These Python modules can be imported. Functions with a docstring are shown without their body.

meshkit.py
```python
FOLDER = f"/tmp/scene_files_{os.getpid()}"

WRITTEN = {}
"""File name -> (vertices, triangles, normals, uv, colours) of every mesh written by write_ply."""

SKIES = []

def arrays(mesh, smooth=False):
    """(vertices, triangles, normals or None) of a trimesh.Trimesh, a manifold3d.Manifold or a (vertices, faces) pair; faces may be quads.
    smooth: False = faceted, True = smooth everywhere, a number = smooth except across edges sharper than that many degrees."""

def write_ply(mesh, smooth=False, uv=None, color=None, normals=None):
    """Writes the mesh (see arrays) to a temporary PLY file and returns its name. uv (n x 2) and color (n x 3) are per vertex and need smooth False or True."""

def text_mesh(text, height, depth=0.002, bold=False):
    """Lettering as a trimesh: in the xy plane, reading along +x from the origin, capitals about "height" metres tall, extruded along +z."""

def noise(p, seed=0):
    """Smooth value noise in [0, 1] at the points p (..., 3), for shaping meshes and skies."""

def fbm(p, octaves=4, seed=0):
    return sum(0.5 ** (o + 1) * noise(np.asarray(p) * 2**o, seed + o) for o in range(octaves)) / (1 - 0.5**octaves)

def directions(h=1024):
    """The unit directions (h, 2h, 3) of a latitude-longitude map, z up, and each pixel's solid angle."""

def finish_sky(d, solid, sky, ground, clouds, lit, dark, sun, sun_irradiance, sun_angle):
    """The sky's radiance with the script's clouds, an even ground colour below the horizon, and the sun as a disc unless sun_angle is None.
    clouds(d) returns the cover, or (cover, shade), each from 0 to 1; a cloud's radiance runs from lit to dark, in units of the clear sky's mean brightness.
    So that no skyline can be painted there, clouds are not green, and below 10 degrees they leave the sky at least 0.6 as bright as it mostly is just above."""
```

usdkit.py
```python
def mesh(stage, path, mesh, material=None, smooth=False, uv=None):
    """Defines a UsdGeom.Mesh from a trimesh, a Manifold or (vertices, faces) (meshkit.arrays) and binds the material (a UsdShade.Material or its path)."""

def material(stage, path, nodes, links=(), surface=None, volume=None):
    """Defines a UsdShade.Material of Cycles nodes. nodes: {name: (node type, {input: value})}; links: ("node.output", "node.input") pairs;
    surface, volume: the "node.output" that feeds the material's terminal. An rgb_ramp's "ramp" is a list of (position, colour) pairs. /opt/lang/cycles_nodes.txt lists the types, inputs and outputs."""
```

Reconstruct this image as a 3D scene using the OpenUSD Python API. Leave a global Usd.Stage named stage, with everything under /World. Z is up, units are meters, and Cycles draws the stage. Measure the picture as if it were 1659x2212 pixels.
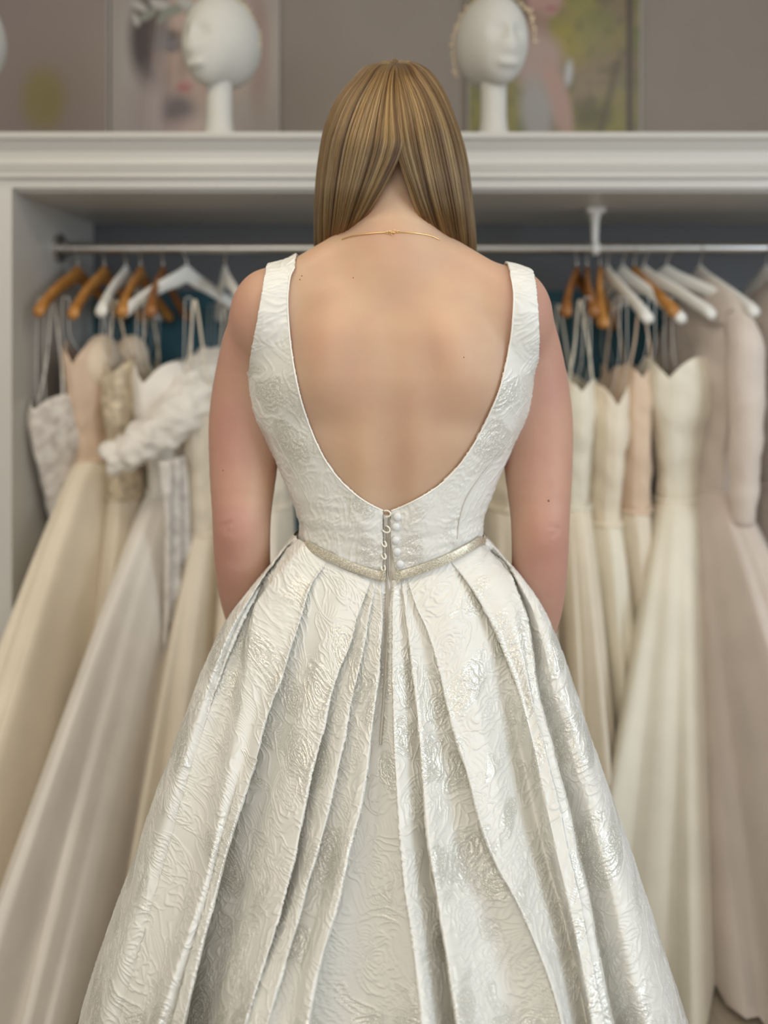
import math, numpy as np, trimesh, usdkit, meshkit
from pxr import Usd, UsdGeom, UsdLux, UsdShade, Sdf, Gf, Vt
from scipy.interpolate import PchipInterpolator, CubicSpline
from scipy.ndimage import gaussian_filter, map_coordinates
from shapely.geometry import Polygon

stage = Usd.Stage.CreateInMemory()
UsdGeom.SetStageUpAxis(stage, 'Z'); UsdGeom.SetStageMetersPerUnit(stage, 1.0)
UsdGeom.Xform.Define(stage, '/World'); UsdGeom.Scope.Define(stage, '/World/Looks')
rng = np.random.default_rng(7)
PI = math.pi

# ------------------------------------------------------------------ camera
W, H, F, HZ, CZ, CY = 1659, 2212, 1797.0, 740.0, 1.263, -1.09
cam = UsdGeom.Camera.Define(stage, '/World/camera')
cam.AddTranslateOp().Set((0, CY, CZ)); cam.AddRotateXYZOp().Set((90, 0, 0))
cam.CreateHorizontalApertureAttr(36.0); cam.CreateVerticalApertureAttr(48.0)
cam.CreateFocalLengthAttr(36.0 * F / W)
cam.CreateVerticalApertureOffsetAttr(-(H / 2 - HZ) / W * 36.0)
cam.CreateFStopAttr(2.25); cam.CreateFocusDistanceAttr(1.04)
cam.CreateClippingRangeAttr((0.05, 100.0))
cam.CreateExposureAttr(0.05)

def at(px, py, y):
    """the point at depth y that stands at these pixels of the photograph"""
    D = np.asarray(y, float) - CY
    return np.stack(np.broadcast_arrays((np.asarray(px, float) - W / 2) * D / F, np.asarray(y, float), CZ + (HZ - np.asarray(py, float)) * D / F), -1)

# ------------------------------------------------------------------ lights
def rect(name, loc, rot, w, h, power, color):
    l = UsdLux.RectLight.Define(stage, '/World/' + name)
    l.AddTranslateOp().Set(loc); l.AddRotateXYZOp().Set(rot)
    l.CreateWidthAttr(w); l.CreateHeightAttr(h); l.CreateIntensityAttr(power); l.CreateColorAttr(Gf.Vec3f(*color))
    return l
WARM, COOL = (1.0, 0.86, 0.66), (0.74, 0.87, 1.0)
rect('ceiling_lamp_light', (-0.7, -0.6, 2.74), (0, 0, 0), 0.8, 0.8, 7.2, WARM)
rect('ceiling_lamp_light_001', (0.9, -0.8, 2.74), (0, 0, 0), 0.8, 0.8, 4.2, (1, 0.93, 0.82))
rect('ceiling_lamp_light_002', (-0.3, -2.4, 2.74), (0, 0, 0), 1.0, 1.0, 3.4, WARM)
rect('side_window_light', (2.9, -2.2, 1.7), (0, 90, 0), 1.8, 2.0, 6.5, COOL)
rect('shop_window_light', (-0.6, -4.4, 1.8), (90, 0, 0), 2.4, 1.8, 2.4, (1, 0.96, 0.90))
dome = UsdLux.DomeLight.Define(stage, '/World/sky'); dome.CreateIntensityAttr(0.15); dome.CreateColorAttr(Gf.Vec3f(0.85, 0.92, 1.0))

# ------------------------------------------------------------------ materials
def mat(name, nodes, links=(), surface='p.BSDF'):
    return usdkit.material(stage, '/World/Looks/' + name, nodes, links, surface=surface)
def plain(name, col, rough=0.5, metal=0.0, **k):
    return mat(name, {'p': ('principled_bsdf', {'base_color': col, 'roughness': rough, 'metallic': metal, **k})})
def mottled(name, c1, c2, scale, rough=0.6, bump=0.0, detail=3, sheen=0.0, bscale=None, trans=0.0):
    nodes = {'g': ('geometry', {}), 'n': ('noise_texture', {'scale': scale, 'detail': detail}),
             'r': ('rgb_ramp', {'ramp': [(0.35, c1), (0.65, c2)]}),
             'p': ('principled_bsdf', {'roughness': rough, 'sheen_weight': sheen})}
    links = [('g.position', 'n.vector'), ('n.fac', 'r.fac'), ('r.color', 'p.base_color')]
    if bump:
        nodes['n2'] = ('noise_texture', {'scale': bscale or scale * 3, 'detail': 4}); nodes['b'] = ('bump', {'strength': bump, 'distance': 0.004})
        links += [('g.position', 'n2.vector'), ('n2.fac', 'b.height'), ('b.normal', 'p.normal')]
    if trans:
        nodes['t'] = ('translucent_bsdf', {'color': c2}); nodes['m'] = ('mix_closure', {'fac': trans})
        links += [('p.BSDF', 'm.closure1'), ('t.BSDF', 'm.closure2')]
        return mat(name, nodes, links, 'm.closure')
    return mat(name, nodes, links)

M = {}
M['wall'] = mottled('wall_paint', (0.245, 0.203, 0.172), (0.262, 0.22, 0.186), 3, 0.8)
M['floor'] = mottled('floor_carpet', (0.36, 0.30, 0.23), (0.42, 0.36, 0.28), 60, 0.9, 0.3)
M['ceiling'] = plain('ceiling_paint', (0.8, 0.78, 0.74), 0.9)
M['white_paint'] = plain('white_paint', (0.56, 0.545, 0.51), 0.38)
M['cab_back'] = plain('cabinet_back_grey', (0.115, 0.12, 0.13), 0.6)
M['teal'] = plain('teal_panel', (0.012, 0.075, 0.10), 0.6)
M['chrome'] = plain('brushed_steel', (0.55, 0.53, 0.5), 0.3, 1.0)
M['wood'] = mottled('hanger_wood', (0.36, 0.15, 0.03), (0.50, 0.23, 0.055), 30, 0.35)
M['dark_wood'] = mottled('dark_hanger_wood', (0.20, 0.075, 0.018), (0.30, 0.12, 0.03), 30, 0.35)
M['white_hanger'] = plain('white_hanger', (0.74, 0.73, 0.69), 0.35)
M['foam'] = mottled('white_foam', (0.53, 0.515, 0.47), (0.57, 0.555, 0.51), 300, 0.7, 0.1)
M['pearl'] = plain('pearl_bead', (0.75, 0.62, 0.42), 0.25, 0.5)
M['gold'] = plain('gold_chain', (0.85, 0.58, 0.27), 0.25, 1.0)
M['frame_grey'] = plain('pale_frame', (0.42, 0.39, 0.36), 0.5)
M['frame_dark'] = plain('dark_frame', (0.07, 0.05, 0.04), 0.5)
M['ribbon_loop'] = plain('hanging_ribbon', (0.72, 0.70, 0.66), 0.4)
M['button'] = plain('satin_button', (0.66, 0.66, 0.65), 0.35, sheen_weight=0.2)
M['loop'] = plain('satin_loop', (0.80, 0.76, 0.66), 0.4)
M['zip'] = plain('zip_tape', (0.52, 0.47, 0.40), 0.6)
M['zip_metal'] = plain('zip_metal', (0.55, 0.52, 0.46), 0.35, 0.8)
M['print'] = mat('poster_print', {'a': ('attribute', {'attribute': 'print'}), 'p': ('principled_bsdf', {'roughness': 0.35})}, [('a.color', 'p.base_color')])

# ivory brocade: satin ground, metallic thread where the primvar "lame" says so
def brocade(name, c_satin, c_lame):
    return mat(name, {
        'a': ('attribute', {'attribute': 'lame'}), 'g': ('geometry', {}),
        'n': ('noise_texture', {'scale': 420.0, 'detail': 3}), 'n2': ('noise_texture', {'scale': 1500.0, 'detail': 2}),
        'w': ('voronoi_texture', {'scale': 900.0}), 'sp': ('map_range', {'from_min': 0.80, 'from_max': 0.92, 'clamp': True}),
        'sx': ('separate_color', {}), 'spm': ('math', {'math_type': 'multiply'}),
        'cm': ('mix_color', {'a': c_satin, 'b': c_lame}),
        'cs': ('mix_color', {'b': (0.95, 0.93, 0.86)}),
        'mt': ('math', {'math_type': 'multiply', 'value2': 0.30}),
        'rg': ('map_range', {'from_min': 0.0, 'from_max': 1.0, 'to_min': 0.40, 'to_max': 0.36}),
        'bs': ('math', {'math_type': 'multiply_add', 'value2': 0.40, 'value3': 0.10}),
        'b': ('bump', {'distance': 0.0012}),
        'p': ('principled_bsdf', {'sheen_weight': 0.15, 'sheen_roughness': 0.4, 'specular_ior_level': 0.45})},
        [('g.position', 'n.vector'), ('g.position', 'n2.vector'), ('g.position', 'w.vector'), ('w.color', 'sx.color'), ('sx.r', 'sp.value'),
         ('sp.result', 'spm.value1'), ('a.fac', 'spm.value2'),
         ('a.fac', 'cm.fac'), ('cm.result', 'cs.a'), ('spm.value', 'cs.fac'), ('cs.result', 'p.base_color'),
         ('a.fac', 'mt.value1'), ('mt.value', 'p.metallic'), ('a.fac', 'rg.value'), ('rg.result', 'p.roughness'),
         ('a.fac', 'bs.value1'), ('bs.value', 'b.strength'), ('n.fac', 'b.height'), ('b.normal', 'p.normal')])
M['brocade'] = brocade('ivory_brocade', (0.705, 0.69, 0.64), (0.635, 0.62, 0.565))
M['trim'] = mat('glitter_ribbon', {'g': ('geometry', {}), 'w': ('voronoi_texture', {'scale': 1300.0}), 'sx': ('separate_color', {}),
    'r': ('rgb_ramp', {'ramp': [(0.0, (0.42, 0.37, 0.27)), (0.6, (0.62, 0.56, 0.44)), (1.0, (0.95, 0.90, 0.75))]}),
    'b': ('bump', {'strength': 0.7, 'distance': 0.001}),
    'p': ('principled_bsdf', {'metallic': 0.6, 'roughness': 0.38})},
    [('g.position', 'w.vector'), ('w.color', 'sx.color'), ('sx.r', 'r.fac'), ('r.color', 'p.base_color'), ('sx.g', 'b.height'), ('b.normal', 'p.normal')])
M['skin'] = mat('skin', {
    'g': ('geometry', {}), 'n': ('noise_texture', {'scale': 9.0, 'detail': 3}), 'n2': ('noise_texture', {'scale': 260.0, 'detail': 3}),
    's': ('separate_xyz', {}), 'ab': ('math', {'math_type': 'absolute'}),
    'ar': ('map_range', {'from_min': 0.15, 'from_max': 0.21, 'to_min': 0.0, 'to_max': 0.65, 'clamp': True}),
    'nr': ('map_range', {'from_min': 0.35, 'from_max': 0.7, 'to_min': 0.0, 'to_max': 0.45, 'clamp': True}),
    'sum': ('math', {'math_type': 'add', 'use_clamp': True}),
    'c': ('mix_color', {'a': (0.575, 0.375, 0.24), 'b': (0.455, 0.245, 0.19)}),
    'b': ('bump', {'strength': 0.12, 'distance': 0.001}),
    'p': ('principled_bsdf', {'roughness': 0.52, 'specular_ior_level': 0.4, 'subsurface_weight': 0.35, 'subsurface_scale': 0.012, 'subsurface_radius': (1.0, 0.35, 0.2)})},
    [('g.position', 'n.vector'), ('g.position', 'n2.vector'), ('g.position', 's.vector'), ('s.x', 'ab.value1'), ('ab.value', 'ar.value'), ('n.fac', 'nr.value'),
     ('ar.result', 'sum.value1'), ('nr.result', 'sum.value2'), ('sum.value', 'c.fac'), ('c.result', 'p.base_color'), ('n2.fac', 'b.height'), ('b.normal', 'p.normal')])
M['mole'] = plain('mole', (0.16, 0.07, 0.04), 0.6)
M['lip'] = plain('lips', (0.50, 0.20, 0.18), 0.4)
M['eye'] = plain('eye_white', (0.8, 0.78, 0.75), 0.2)
def hairmat(name, ramp):
    return mat(name, {'h': ('hair_info', {}), 'w': ('white_noise_texture', {'dimensions': '1D'}), 'r': ('rgb_ramp', {'ramp': ramp}),
        'p': ('principled_hair_bsdf', {'model': 'Chiang', 'parametrization': 'Direct coloring', 'roughness': 0.28, 'radial_roughness': 0.5, 'coat': 0.0})},
        [('h.index', 'w.w'), ('w.value', 'r.fac'), ('r.color', 'p.color')])
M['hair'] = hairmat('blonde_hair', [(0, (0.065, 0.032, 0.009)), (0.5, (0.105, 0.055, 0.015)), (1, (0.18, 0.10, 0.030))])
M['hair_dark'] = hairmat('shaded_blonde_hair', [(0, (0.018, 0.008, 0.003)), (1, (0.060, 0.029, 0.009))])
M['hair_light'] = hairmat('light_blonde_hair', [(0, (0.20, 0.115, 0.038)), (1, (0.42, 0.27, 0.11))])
M['hair_under'] = plain('dark_blonde_hair', (0.075, 0.042, 0.017), 0.6)

def cloth(name, c, rough=0.55, k=0.965, trans=0.12, bump=0.0, scale=12, bscale=None):
    c = np.array(c)
    return mottled(name, tuple(c * k), tuple(np.minimum(c * (2 - k), 0.92)), scale, rough, bump, 3, 0.2, bscale, trans)
M['g_cream'] = cloth('cream_satin', (0.88, 0.785, 0.63))
M['g_ivory'] = cloth('ivory_satin', (0.86, 0.80, 0.66))
M['g_white'] = cloth('white_satin', (0.88, 0.83, 0.76))
M['g_nude'] = cloth('nude_satin', (0.76, 0.58, 0.43))
M['g_cup'] = cloth('peach_satin', (0.86, 0.72, 0.56))
M['g_beige'] = cloth('beige_tulle', (0.80, 0.71, 0.57))
M['g_blush'] = cloth('blush_organza', (0.82, 0.73, 0.66), trans=0.3)
M['g_lace'] = cloth('lilac_lace', (0.80, 0.73, 0.68), k=0.80, scale=38, bump=0.8, bscale=60)
M['g_goldlace'] = cloth('gold_lace', (0.64, 0.54, 0.39), k=0.72, scale=55, bump=0.8, bscale=90)

# ------------------------------------------------------------------ scene helpers
used = {}
def numbered(parent, name):
    k = used.get((parent, name), 0); used[(parent, name)] = k + 1
    return name if k == 0 else f'{name}_{k:03d}'
def path_of(parent): return str(parent.GetPath()) if parent else '/World'
def tag(o, label=None, cat=None, group=None, kind=None):
    for k, v in (('label', label), ('category', cat), ('group', group), ('kind', kind)):
        if v: o.SetCustomDataByKey(k, v)
    return o
def thing(name, label, cat, loc=(0, 0, 0), rz=0.0, group=None):
    x = UsdGeom.Xform.Define(stage, '/World/' + numbered('/World', name)); x.AddTranslateOp().Set(tuple(map(float, loc))); x.AddRotateZOp().Set(math.degrees(rz))
    return tag(x.GetPrim(), label, cat, group)
def obj(name, mesh, m, parent=None, smooth=30, primvars=None, label=None):
    pp = path_of(parent)
    p = usdkit.mesh(stage, pp + '/' + numbered(pp, name), mesh, M[m] if isinstance(m, str) else m, smooth=smooth)
    p.CreateDoubleSidedAttr(True)
    for k, v in (primvars or {}).items():
        v = np.asarray(v, np.float32); api = UsdGeom.PrimvarsAPI(p)
        if v.ndim == 1: api.CreatePrimvar(k, Sdf.ValueTypeNames.FloatArray, 'vertex').Set(Vt.FloatArray.FromNumpy(v))
        else: api.CreatePrimvar(k, Sdf.ValueTypeNames.Color3fArray, 'vertex').Set(Vt.Vec3fArray.FromNumpy(v))
    if label: p.GetPrim().SetCustomDataByKey('label', label)
    return p.GetPrim()
def struct(name, mesh, m, label=None, parent=None):
    o = obj(name, mesh, m, parent, smooth=False)
    if parent is None: tag(o, label, None, None, 'structure')
    return o
cat_ = trimesh.util.concatenate
def bx(x0, x1, y0, y1, z0, z1, r=0.0):
    b = trimesh.creation.box((x1 - x0, y1 - y0, z1 - z0)); b.apply_translation(((x0 + x1) / 2, (y0 + y1) / 2, (z0 + z1) / 2)); return b
def tube(pts, r, n=8, closed=False, caps=True):
    pts = np.asarray(pts, float); m = len(pts); r = np.broadcast_to(np.asarray(r, float), (m,))
    if closed: t = np.roll(pts, -1, 0) - np.roll(pts, 1, 0)
    else: t = np.gradient(pts, axis=0)
    t /= np.linalg.norm(t, axis=1, keepdims=True) + 1e-12
    up = np.array([0, 0, 1.0]) if abs(t[0, 2]) < 0.8 else np.array([1.0, 0, 0])
    a = np.cross(t[0], up); a /= np.linalg.norm(a); A = []
    for i in range(m):
        a = a - t[i] * (a @ t[i]); a /= np.linalg.norm(a) + 1e-12; A.append(a)
    A = np.array(A); B = np.cross(t, A); th = np.arange(n) / n * 2 * PI
    v = pts[:, None] + r[:, None, None] * (np.cos(th)[None, :, None] * A[:, None] + np.sin(th)[None, :, None] * B[:, None])
    f = []
    for i in range(m if closed else m - 1):
        j = (i + 1) % m
        for k in range(n):
            l = (k + 1) % n; f += [[i * n + k, i * n + l, j * n + l], [i * n + k, j * n + l, j * n + k]]
    v = v.reshape(-1, 3)
    if not closed and caps:
        v = np.vstack([v, pts[0], pts[-1]]); c0 = len(v) - 2
        for k in range(n):
            l = (k + 1) % n; f += [[c0, l, k], [c0 + 1, (m - 1) * n + k, (m - 1) * n + l]]
    return trimesh.Trimesh(v, f, process=False)
def grid_faces(R, C, closed=False):
    i, j = np.meshgrid(np.arange(R - 1), np.arange(C if closed else C - 1), indexing='ij'); k = (j + 1) % C
    a, b, c, d = i * C + j, i * C + k, (i + 1) * C + k, (i + 1) * C + j
    return np.vstack([np.stack([a, b, c], -1).reshape(-1, 3), np.stack([a, c, d], -1).reshape(-1, 3)])
def lathe(prof, n=32):
    prof = np.asarray(prof, float); th = np.arange(n) / n * 2 * PI
    v = np.stack([prof[:, :1] * np.cos(th), prof[:, :1] * np.sin(th), np.repeat(prof[:, 1:], n, 1)], -1).reshape(-1, 3)
    return trimesh.Trimesh(v, grid_faces(len(prof), n, True), process=False)
def ball(c, r, sub=2):
    s = trimesh.creation.icosphere(sub); s.apply_scale(r); s.apply_translation(c); return s
def vnormals(v, f):
    n = np.zeros_like(v); fn = np.cross(v[f[:, 1]] - v[f[:, 0]], v[f[:, 2]] - v[f[:, 0]])
    for k in range(3): np.add.at(n, f[:, k], fn)
    return n / np.maximum(np.linalg.norm(n, axis=1, keepdims=True), 1e-12)
def shell(v, f, th, closed_edges=True):
    """a sheet (v, f) given the thickness th against its normals"""
    n = vnormals(v, f); k = len(v); w = np.vstack([v, v - n * th])
    e = np.vstack([f[:, [0, 1]], f[:, [1, 2]], f[:, [2, 0]]])
    key = np.sort(e, 1); _, idx, cnt = np.unique(key, axis=0, return_index=True, return_counts=True)
    b = e[idx[cnt == 1]]
    side = np.vstack([np.stack([b[:, 1], b[:, 0], b[:, 0] + k], -1), np.stack([b[:, 1], b[:, 0] + k, b[:, 1] + k], -1)])
    return w, np.vstack([f, f[:, ::-1] + k, side])

# ------------------------------------------------------------------ the room
YW, ZS, YF, YR, ZR = 1.30, 1.716, 0.745, 1.00, 1.50     # back wall, shelf top, cabinet front, rail
struct('floor', bx(-3, 3, -4.5, YW, -0.05, 0), 'floor', 'beige carpet floor of the bridal shop')
struct('ceiling', bx(-3, 3, -4.5, YW, 2.8, 2.85), 'ceiling', 'white ceiling')
struct('wall_back', bx(-3, 3, YW, YW + 0.1, 0, 2.8), 'wall', 'taupe wall behind the white wardrobe')
struct('wall_left', bx(-3.1, -3, -4.5, YW, 0, 2.8), 'ceiling', 'white side wall of the shop')
struct('wall_right', bx(3, 3.1, -4.5, YW, 0, 2.8), 'ceiling', 'white side wall of the shop')

wd = thing('wardrobe', 'long white built-in wardrobe with moulded cornice and gowns hanging inside', 'wardrobe')
XL, XR = -0.821, 1.75
prof = [(-0.02, ZS), (-0.045, ZS), (-0.048, ZS - 0.005), (-0.045, ZS - 0.013), (-0.036, ZS - 0.016), (-0.032, ZS - 0.024), (-0.022, ZS - 0.036), (-0.018, ZS - 0.052),
        (-0.022, ZS - 0.062), (-0.018, ZS - 0.072), (-0.012, ZS - 0.082), (-0.013, ZS - 0.090), (-0.003, ZS - 0.094), (0.0, ZS - 0.112), (0.02, ZS - 0.112), (0.02, ZS)]
pg = np.array(prof); pg[:, 0] += YF
ext = trimesh.creation.extrude_polygon(Polygon(pg), XR - XL + 0.9, engine='earcut')
ext.apply_transform(np.array([[0, 0, 1, XL - 0.9], [1, 0, 0, 0], [0, 1, 0, 0], [0, 0, 0, 1.0]]))
obj('cornice', ext, 'white_paint', wd, smooth=20)
obj('top_shelf', bx(XL - 0.9, XR, YF + 0.02, YW - 0.002, ZS - 0.03, ZS - 0.001), 'white_paint', wd, smooth=False)
obj('inner_top', bx(XL, XR, YF + 0.02, 1.258, ZS - 0.118, ZS - 0.10), 'white_paint', wd, smooth=False)
obj('side_panel', bx(XL - 0.05, XL, YF, 1.26, 0, ZS - 0.112), 'white_paint', wd, smooth=False)
obj('side_panel', bx(XL - 0.9, XL - 0.85, YF, 1.26, 0, ZS - 0.112), 'white_paint', wd, smooth=False)
obj('back_panel', bx(XL - 0.85, XL - 0.05, 1.26, 1.28, 0, ZS - 0.1), 'white_paint', wd, smooth=False)
obj('side_panel', bx(XR - 0.05, XR, YF, 1.26, 0, ZS - 0.112), 'white_paint', wd, smooth=False)
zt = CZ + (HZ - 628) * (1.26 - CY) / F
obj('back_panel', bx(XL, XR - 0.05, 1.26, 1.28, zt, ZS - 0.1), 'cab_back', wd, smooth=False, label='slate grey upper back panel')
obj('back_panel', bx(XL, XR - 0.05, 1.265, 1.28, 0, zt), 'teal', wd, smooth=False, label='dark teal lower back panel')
obj('plinth', bx(XL, XR - 0.05, YF + 0.25, 1.26, 0, 0.006), 'white_paint', wd, smooth=False)
rail = trimesh.creation.cylinder(0.0140, XR - 0.05 - XL, sections=24); rail.apply_transform(trimesh.transformations.rotation_matrix(PI / 2, [0, 1, 0])); rail.apply_translation(((XR - 0.05 + XL) / 2, YR, ZR))
obj('hanging_rail', rail, 'chrome', wd, label='round steel hanging rail')
fl = trimesh.creation.cylinder(0.036, 0.012, sections=32); fl.apply_transform(trimesh.transformations.rotation_matrix(PI / 2, [0, 1, 0])); fl.apply_translation((XL + 0.006, YR, ZR))
fl2 = trimesh.creation.cylinder(0.018, 0.03, sections=24); fl2.apply_transform(trimesh.transformations.rotation_matrix(PI / 2, [0, 1, 0])); fl2.apply_translation((XL + 0.02, YR, ZR))
obj('rail_flange', cat_([fl, fl2]), 'chrome', wd)
xb = float(at(1285, 540, YR)[0])
obj('rail_bracket', cat_([bx(xb - 0.022, xb + 0.022, YR - 0.02, YR + 0.02, ZS - 0.128, ZS - 0.118), tube([(xb, YR, ZS - 0.12), (xb, YR, ZS - 0.15), (xb, YR, ZR + 0.01)], [0.018, 0.011, 0.008], 12),
    lathe([(0.0145, -0.008), (0.0175, -0.008), (0.0175, 0.008), (0.0145, 0.008), (0.0145, -0.008)], 24).apply_transform(trimesh.transformations.translation_matrix((xb, YR, ZR)) @ trimesh.transformations.rotation_matrix(PI / 2, [0, 1, 0]))]), 'white_hanger', wd)
# ------------------------------------------------------------------ signed distances for the figure
XC = 0.010
def rc(P, a, b, r1, r2):
    a, b = np.asarray(a, float), np.asarray(b, float); ba = b - a; pa = P - a
    h = np.clip(pa @ ba / (ba @ ba), 0, 1)
    return np.linalg.norm(pa - h[:, None] * ba, axis=1) - (r1 + (r2 - r1) * h)
def ell(P, c, r):
    q = P - np.asarray(c, float); r = np.asarray(r, float)
    k0 = np.linalg.norm(q / r, axis=1); k1 = np.linalg.norm(q / r ** 2, axis=1)
    return k0 * (k0 - 1) / np.maximum(k1, 1e-9)
def smin(a, b, k):
    h = np.clip(0.5 + 0.5 * (b - a) / k, 0, 1); return b + (a - b) * h - k * h * (1 - h)
_t = np.array([  # z, half width, back y, front y
    (0.74, .150, .050, .195), (.80, .155, .040, .200), (.86, .152, .034, .200), (.92, .140, .038, .198), (.96, .131, .036, .196), (1.00, .127, .032, .192), (1.06, .147, .026, .202), (1.12, .174, .014, .225),
    (1.17, .197, .004, .238), (1.22, .202, -.003, .228), (1.27, .186, -.002, .200), (1.31, .160, .006, .172), (1.345, .118, .018, .150), (1.38, .070, .028, .125), (1.42, .05, .035, .115)])
_ta, _tb, _tf = (PchipInterpolator(_t[:, 0], _t[:, k]) for k in (1, 2, 3))
def torso(P):
    x, y, z = P[:, 0] - XC, P[:, 1], P[:, 2]; zz = np.clip(z, .74, 1.42)
    a, yb, yf = _ta(zz), _tb(zz), _tf(zz); c, b = (yb + yf) / 2, (yf - yb) / 2; n = 2.35
    X, Y = np.abs(x) / a, np.abs(y - c) / b
    q = np.maximum((X ** n + Y ** n) ** (1 / n), 1e-3)
    g = np.sqrt((X ** (n - 1) / a) ** 2 + (Y ** (n - 1) / b) ** 2) * q ** (1 - n)
    d = (q - 1) / np.maximum(g, 1.0)
    d = np.clip(d, -0.2, None)
    bk = np.clip((c - y) / b, 0, 1) ** 0.5
    wz = np.clip((z - .95) / .08, 0, 1) * np.clip((1.43 - z) / .1, 0, 1)
    d = d + bk * wz * (.0050 * np.exp(-(x / .024) ** 2) - .004 * np.exp(-((np.abs(x) - .036) / .02) ** 2) * np.clip((1.2 - z) / .1, 0, 1))
    ax = np.abs(x)
    bx_, bz = ax - .082 - (1.26 - z) * .18, z - 1.255
    d = d - bk * .010 * np.exp(-(bx_ / .036) ** 2 - (bz / .068) ** 2)
    d = d + bk * .0028 * np.exp(-((ax - .046 - (1.25 - z) * .15) / .022) ** 2 - ((z - 1.25) / .06) ** 2)
    d = d + bk * .006 * np.exp(-((ax - .10) / .05) ** 2 - ((z - 1.155) / .022) ** 2)
    d = d - bk * .005 * np.exp(-((ax - .09) / .05) ** 2 - ((z - 1.335 + .15 * (ax - .09)) / .016) ** 2)
    return np.maximum(np.maximum(d, z - 1.41), .75 - z)
def mx(p, s): return (XC + s * p[0], p[1], p[2])
def shoulders(P, d):
    for s in (-1, 1):
        d = smin(d, rc(P, mx((.020, .075, 1.395), s), mx((.160, .072, 1.318), s), .046, .041), .030)
        d = smin(d, ell(P, mx((.174, .078, 1.300), s), (.050, .052, .062)), .03)
    d = smin(d, rc(P, (XC, .070, 1.36), (XC, .088, 1.50), .058, .051), .035)
    return d
def f_bodice(P):
    d = torso(P)
    for s in (-1, 1): d = smin(d, ell(P, mx((.078, .205, 1.145), s), (.075, .062, .07)), .03)   # bust
    return shoulders(P, d)
ARM = {-1: [(.176, .088, 1.300), (.1985, .117, 1.245), (.2130, .134, 1.15), (.2155, .127, 1.08), (.2155, .112, 1.005), (.2160, .150, .89), (.206, .215, .775)],
       1: [(.176, .088, 1.300), (.1985, .117, 1.245), (.2130, .134, 1.15), (.2155, .127, 1.08), (.2155, .112, 1.000), (.2160, .145, .875), (.206, .215, .760)]}
ARMR = [.0475, .0490, .0535, .0490, .0415, .0385, .0245]
ARMC = {}
for _s in (-1, 1):
    _a = np.array(ARM[_s]); _l = np.r_[0, np.cumsum(np.linalg.norm(np.diff(_a, axis=0), axis=1))]; _q = np.linspace(0, _l[-1], 29)
    ARMC[_s] = (CubicSpline(_l, _a)(_q), PchipInterpolator(_l, ARMR)(_q))
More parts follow.
